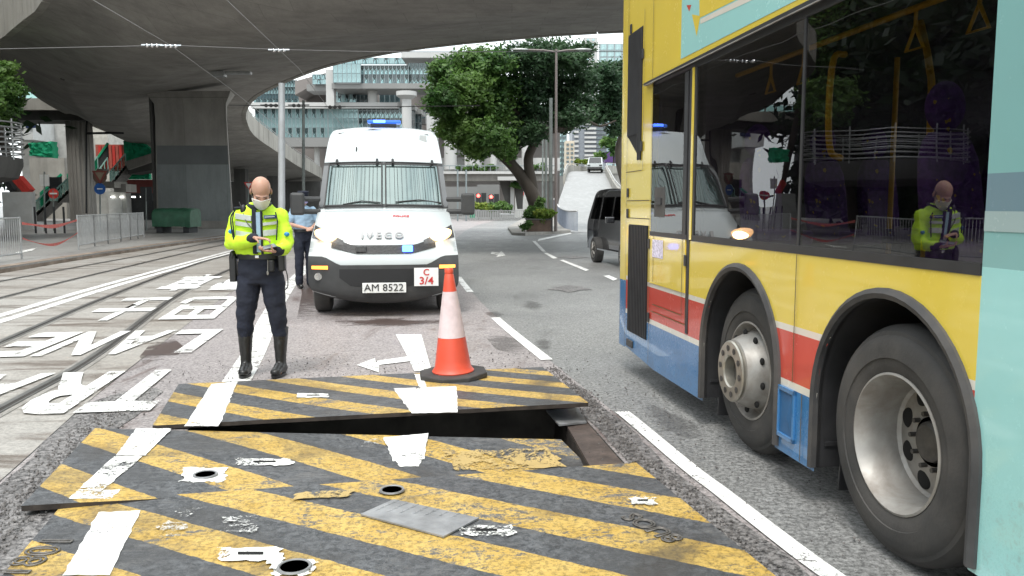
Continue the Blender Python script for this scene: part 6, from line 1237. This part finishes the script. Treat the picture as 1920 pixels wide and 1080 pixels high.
def strip_f(nm, mt, x0, x1, z0, z1, e=.0, sl=0.0, n=10, th=.006):
    m = MB(); rows = []
    for i in range(n + 1):
        x = x0 + (x1 - x0) * i / n; y = chest_y(x, z0) - e; rows.append([(x, y, z0 + sl * (i / n)), (x, y - .001, z1 + sl * (i / n)), (x, y + th + .03, z1 + sl * (i / n)), (x, y + th + .03, z0 + sl * (i / n))])
    m.grid(rows, close=True); m.poly(rows[0]); m.poly(rows[-1][::-1]); return m.build(nm, mt, off, 40)
for z0, z1 in ((1.235, 1.285), (1.33, 1.365), (1.385, 1.43)): strip_f('reflective_tape', M['silver'], -.165, -.02, z0, z1, .002, -.02)
for z0, z1 in ((1.245, 1.295), (1.335, 1.36)): strip_f('reflective_tape', M['silver'], .075, .18, z0 - .01, z1 - .01, .002, .012)
strip_f('shirt_front', M['shirt'], .018, .058, 1.10, 1.44, .003); strip_f('zip_edge', M['navy'], -.012, .020, 1.085, 1.47, .008); strip_f('zip_edge', M['navy'], .056, .068, 1.085, 1.45, .006)
strip_f('name_badge', M['badge'], .085, .175, 1.385, 1.412, .006, .004); strip_f('badge_text', M['silver'], .092, .168, 1.394, 1.403, .009, .004)
for s in (-1, 1): m = MB(); m.tube([(s * .17, -.115, 1.46), (s * .185, -.13, 1.38), (s * .17, -.14, 1.2), (s * .155, -.15, 1.14)] if s < 0 else [(.175, -.11, 1.44), (.19, -.115, 1.36), (.18, -.13, 1.2)], .006, 6); m.build('jacket_piping', M['navy'], off, 60)
m = MB(); m.tube([(.085 * math.cos(a) + .015, .095 * math.sin(a) + .0, 1.50 + .02 * math.sin(a)) for a in [k * math.tau / 24 for k in range(25)]], .021, 8); m.build('collar', M['navy'], off, 60)
for a, b_, r0 in (((.0, -.235, 1.213), (.022, -.262, 1.224), .048), ((.224, -.228, 1.12), (.212, -.262, 1.117), .048)): m = MB(); m.capsule(a, b_, r0, r0 - .004, 16); m.build('cuff', M['navy'], off, 60)
m = MB(); m.ball((-.17, -.0, 1.475), (.04, .03, .012), 12); m.build('epaulette', M['navy'], off, 60); m = MB(); m.ball((-.105, -.075, 1.46), (.028, .024, .045), 12); m.tube([(-.13, -.05, 1.48), (-.15, -.04, 1.53)], .005, 5); m.build('radio_microphone', M['blackp'], off, 60)
m = MB(); m.tube(cr1([(-.10, -.10, 1.43), (-.06, -.165, 1.36), (0, -.185, 1.29), (.02, -.19, 1.25)], 5), .004, 5); m.build('radio_cord', M['blackp'], off, 60)
m = MB(); m.tube(cr1([(-.17, -.08, 1.46), (-.20, -.12, 1.40), (-.19, -.15, 1.3), (-.17, -.16, 1.2)], 5), .007, 5); m.build('harness_strap', M['navy'], off, 60)
for x, z, y in ((-.205, 1.275, -.115), (.262, 1.25, -.10)): m = MB(); m.ball((x, y, z), (.024, .018, .02), 12); m.build('blue_lamp', M['bluep'], off, 60)
# mask, eyes, hair
m = MB(); rows = []
for i in range(11):
    v = i / 10; row = []
    for k in range(17):
        u = -1 + k / 8; a = u * 1.25; nose_ = math.exp(-(u / .28) ** 2) * max(0, 1 - v * 1.2) * .022
        top = .004 - .036 * abs(u) ** 1.5; bot = -.120 + .045 * abs(u) ** 1.6; z = top + (bot - top) * v; rr = 1 - .10 * v * v
        row.append(hp(.080 * rr * math.sin(a), -.012 - (.098 * rr + nose_) * math.cos(a), z))
    rows.append(row)
m.grid(rows); mk = m.build('face_mask', M['mask'], off, 60); so = mk.modifiers.new('t', 'SOLIDIFY'); so.thickness = .003
for s in (-1, 1):
    e = MB(); e.tube([hp(s * .070, -.02, -.05), hp(s * .082, .02, -.01), hp(s * .078, .035, .01)], .0015, 4); e.build('ear_loop', M['mask'], off, 0)
    e = MB(); e.ball(hp(s * .030, -.088, -.002), (.015, .006, .0045), 10, tilt); e.build('eye', M['eye'], off, 60); e = MB(); e.tube([hp(s * .014, -.099, .018), hp(s * .032, -.098, .022), hp(s * .048, -.086, .017)], .0035, 5); e.build('eyebrow', M['hair'], off, 60)
h = MB(); rows = []
for i in range(7):
    v = i / 6; rows.append([hp(.083 * math.sin(a), .012 + .101 * -math.cos(a), -.045 + v * .075) for a in [math.radians(75) + k * math.radians(210) / 20 for k in range(21)]])
h.grid(rows); h.build('hair', M['hair'], off, 60)
# phone, belt, trousers, boots
ph = thing('phone', 'dark phone with a pale case held by the bareheaded person', 'phone', op + Matrix.Rotation(math.radians(3), 3, 'Z') @ Vector((.155, -.335, 1.15)), math.radians(3)); m = MB(); m.obox((0, 0, 0), (.075, .145, .009), Matrix.Rotation(math.radians(22), 3, 'X') @ Matrix.Rotation(math.radians(-55), 3, 'Z')); m.build('case', M['blackp'], ph, 0, bevel=.003); m = MB(); m.obox((0, -.002, .0052), (.066, .132, .001), Matrix.Rotation(math.radians(22), 3, 'X') @ Matrix.Rotation(math.radians(-55), 3, 'Z')); m.build('screen', pm('phone screen', (.25, .28, .3), .1), ph, 0)
tr = MB(); torso(tr, [(0, .02, .82, .175, .115), (0, .02, .92, .195, .13), (0, .02, 1.02, .185, .125), (0, .02, 1.11, .175, .12)])
for s, fx in ((-1, -.155), (1, .150)): limb(tr, [(s * .097, .025, .86), (s * .118, .01, .68), (s * .14, .005, .5), (fx * .99, .025, .37)], [.105, .095, .076, .064])
union(tr, 'trousers', M['navy'], off, .009, 4, .012, 9, 11)
bt = MB(); torso(bt, [(0, .02, 1.035, .198, .138), (0, .02, 1.085, .196, .137)]); bt.build('belt', M['blackp'], off, 40); m = MB(); m.obox((.01, -.125, 1.06), (.035, .008, .028)); m.build('buckle', M['chrome'], off, 0, bevel=.004)
m = MB(); m.obox((-.225, .0, .95), (.055, .09, .23)); m.ball((-.225, -.01, 1.06), (.03, .045, .05), 10); m.build('holster', M['blackp'], off, 30, bevel=.015); m = MB(); m.obox((.205, -.05, 1.0), (.06, .08, .14)); m.obox((.13, -.125, .98), (.05, .03, .1)); m.build('pouch', M['blackp'], off, 0, bevel=.012)
m = MB(); m.tube(cr1([(.2, -.06, 1.0), (.245, -.07, .92), (.25, -.06, .80), (.215, -.05, .76)], 6), .005, 6); m.build('baton_cord', M['blackp'], off, 60); m = MB(); m.tube([(.10, -.12, 1.03), (.10, -.135, .93)], .004, 5); m.ball((.10, -.14, .92), (.010, .006, .02), 8); m.build('keys', M['steel'], off, 60)
for s, fx, yaw in ((-1, -.155, 4), (1, .150, -8)):
    R = Matrix.Rotation(math.radians(yaw), 3, 'Z')
    q = MB(); Q = lambda x, y, z: Vector((fx, .03, 0)) + R @ Vector((x, y, z))
    rows = []
    for z, r, yy in ((.08, .048, 0), (.16, .05, 0), (.26, .060, .006), (.36, .068, .012), (.425, .074, .012)): rows.append([Q(r * .95 * math.cos(a), yy + r * math.sin(a) * 1.1, z) for a in [k * math.tau / 20 for k in range(20)]])
    q.grid(rows, close=True); q.poly(rows[0][::-1]); q.poly(rows[-1])
    q.capsule(Q(0, .02, .055), Q(0, -.10, .05), .052, .046, 14); q.capsule(Q(0, .01, .09), Q(0, -.06, .07), .05, .045, 14); q.ball(Q(0, -.125, .045), (.047, .055, .038), 14, R)
    bo = union(q, 'boot', M['boot'], off, .0075, 3, .003, 20, 5)
    sm = MB(); o_ = [Q(.05 * math.cos(a) * (1 - .1 * (math.sin(a) > 0)), -.05 + .135 * math.sin(a), 0) for a in [k * math.tau / 24 for k in range(24)]]; sm.prism(o_, (0, 0, .022)); sm.build('sole', M['blackp'], bo, 30)
# ---- second officer behind the van mirror: light blue shirt, dark cap, lilac mask, hands clasped
p2 = rf(-1.62, 15.1, .012); o2 = thing('person', 'person in a light blue shirt, dark cap and lilac mask standing behind the minibus mirror', 'person', p2, math.radians(35))
b = MB(); b.ball((0, 0, 1.63), (.078, .095, .105), 20); b.ball((0, -.03, 1.57), (.06, .07, .07), 14); b.capsule((0, -.085, 1.62), (0, -.105, 1.595), .01, .013, 8)
for s in (-1, 1): b.ball((s * .08, .01, 1.61), (.012, .02, .032), 10)
b.capsule((0, .01, 1.44), (0, 0, 1.56), .055, .052); torso(b, [(0, .02, .92, .15, .10), (0, .02, 1.2, .155, .10), (0, .02, 1.42, .15, .09)])
for s in (-1, 1): limb(b, [(s * .18, .02, 1.41), (s * .25, .03, 1.16), (s * .07, -.21, 1.10)], [.047, .038, .026]); hand(b, (s * .07, -.215, 1.10), (-s * .7, -.5, -.2), (0, .3, -1), -s, (.5, .6, .6, .6)); limb(b, [(s * .09, .02, .9), (s * .10, 0, .5), (s * .10, .03, .1)], [.085, .06, .042])
union(b, 'body', M['skin'], o2, .008, 3)
q = MB(); torso(q, [(0, .02, 1.03, .178, .125), (0, .02, 1.2, .178, .12), (0, .02, 1.36, .19, .12), (0, .02, 1.45, .15, .10), (0, .01, 1.49, .07, .07)])
for s in (-1, 1): limb(q, [(s * .18, .02, 1.41), (s * .225, .025, 1.24)], [.068, .064])
union(q, 'shirt', M['shirt'], o2, .01, 3, .012, 9, 2)
q = MB(); torso(q, [(0, .02, .85, .165, .11), (0, .02, 1.06, .175, .12)])
for s in (-1, 1): limb(q, [(s * .09, .02, .86), (s * .10, .0, .5), (s * .105, .03, .09)], [.10, .08, .066])
union(q, 'trousers', M['navy'], o2, .01, 3, .01, 9, 4)
q = MB(); torso(q, [(0, .02, 1.02, .185, .132), (0, .02, 1.07, .183, .13)]); q.build('belt', M['blackp'], o2, 40)
q = MB(); q.lathe([(.088, 0), (.092, .04), (.105, .075), (.09, .095), (.001, .10)], 24, (0, .0, 1.66), Matrix.Diagonal((1, 1.12, 1))); q.poly([(-.07, -.07, 1.665), (.07, -.07, 1.665), (.05, -.145, 1.65), (-.05, -.145, 1.65)]); q.build('cap', M['navy'], o2, 40)
q = MB(); q.ball((0, -.055, 1.575), (.068, .066, .052), 16); q.build('face_mask', pm('lilac mask', (.42, .38, .62), .8), o2, 60)
for s in (-1, 1): q = MB(); q.ball((s * .03, -.088, 1.64), (.014, .006, .005), 8); q.build('eye', M['eye'], o2, 60); q = MB(); q.capsule((s * .105, .04, .045), (s * .115, -.10, .04), .045, .042, 12); q.build('shoe', M['boot'], o2, 60)
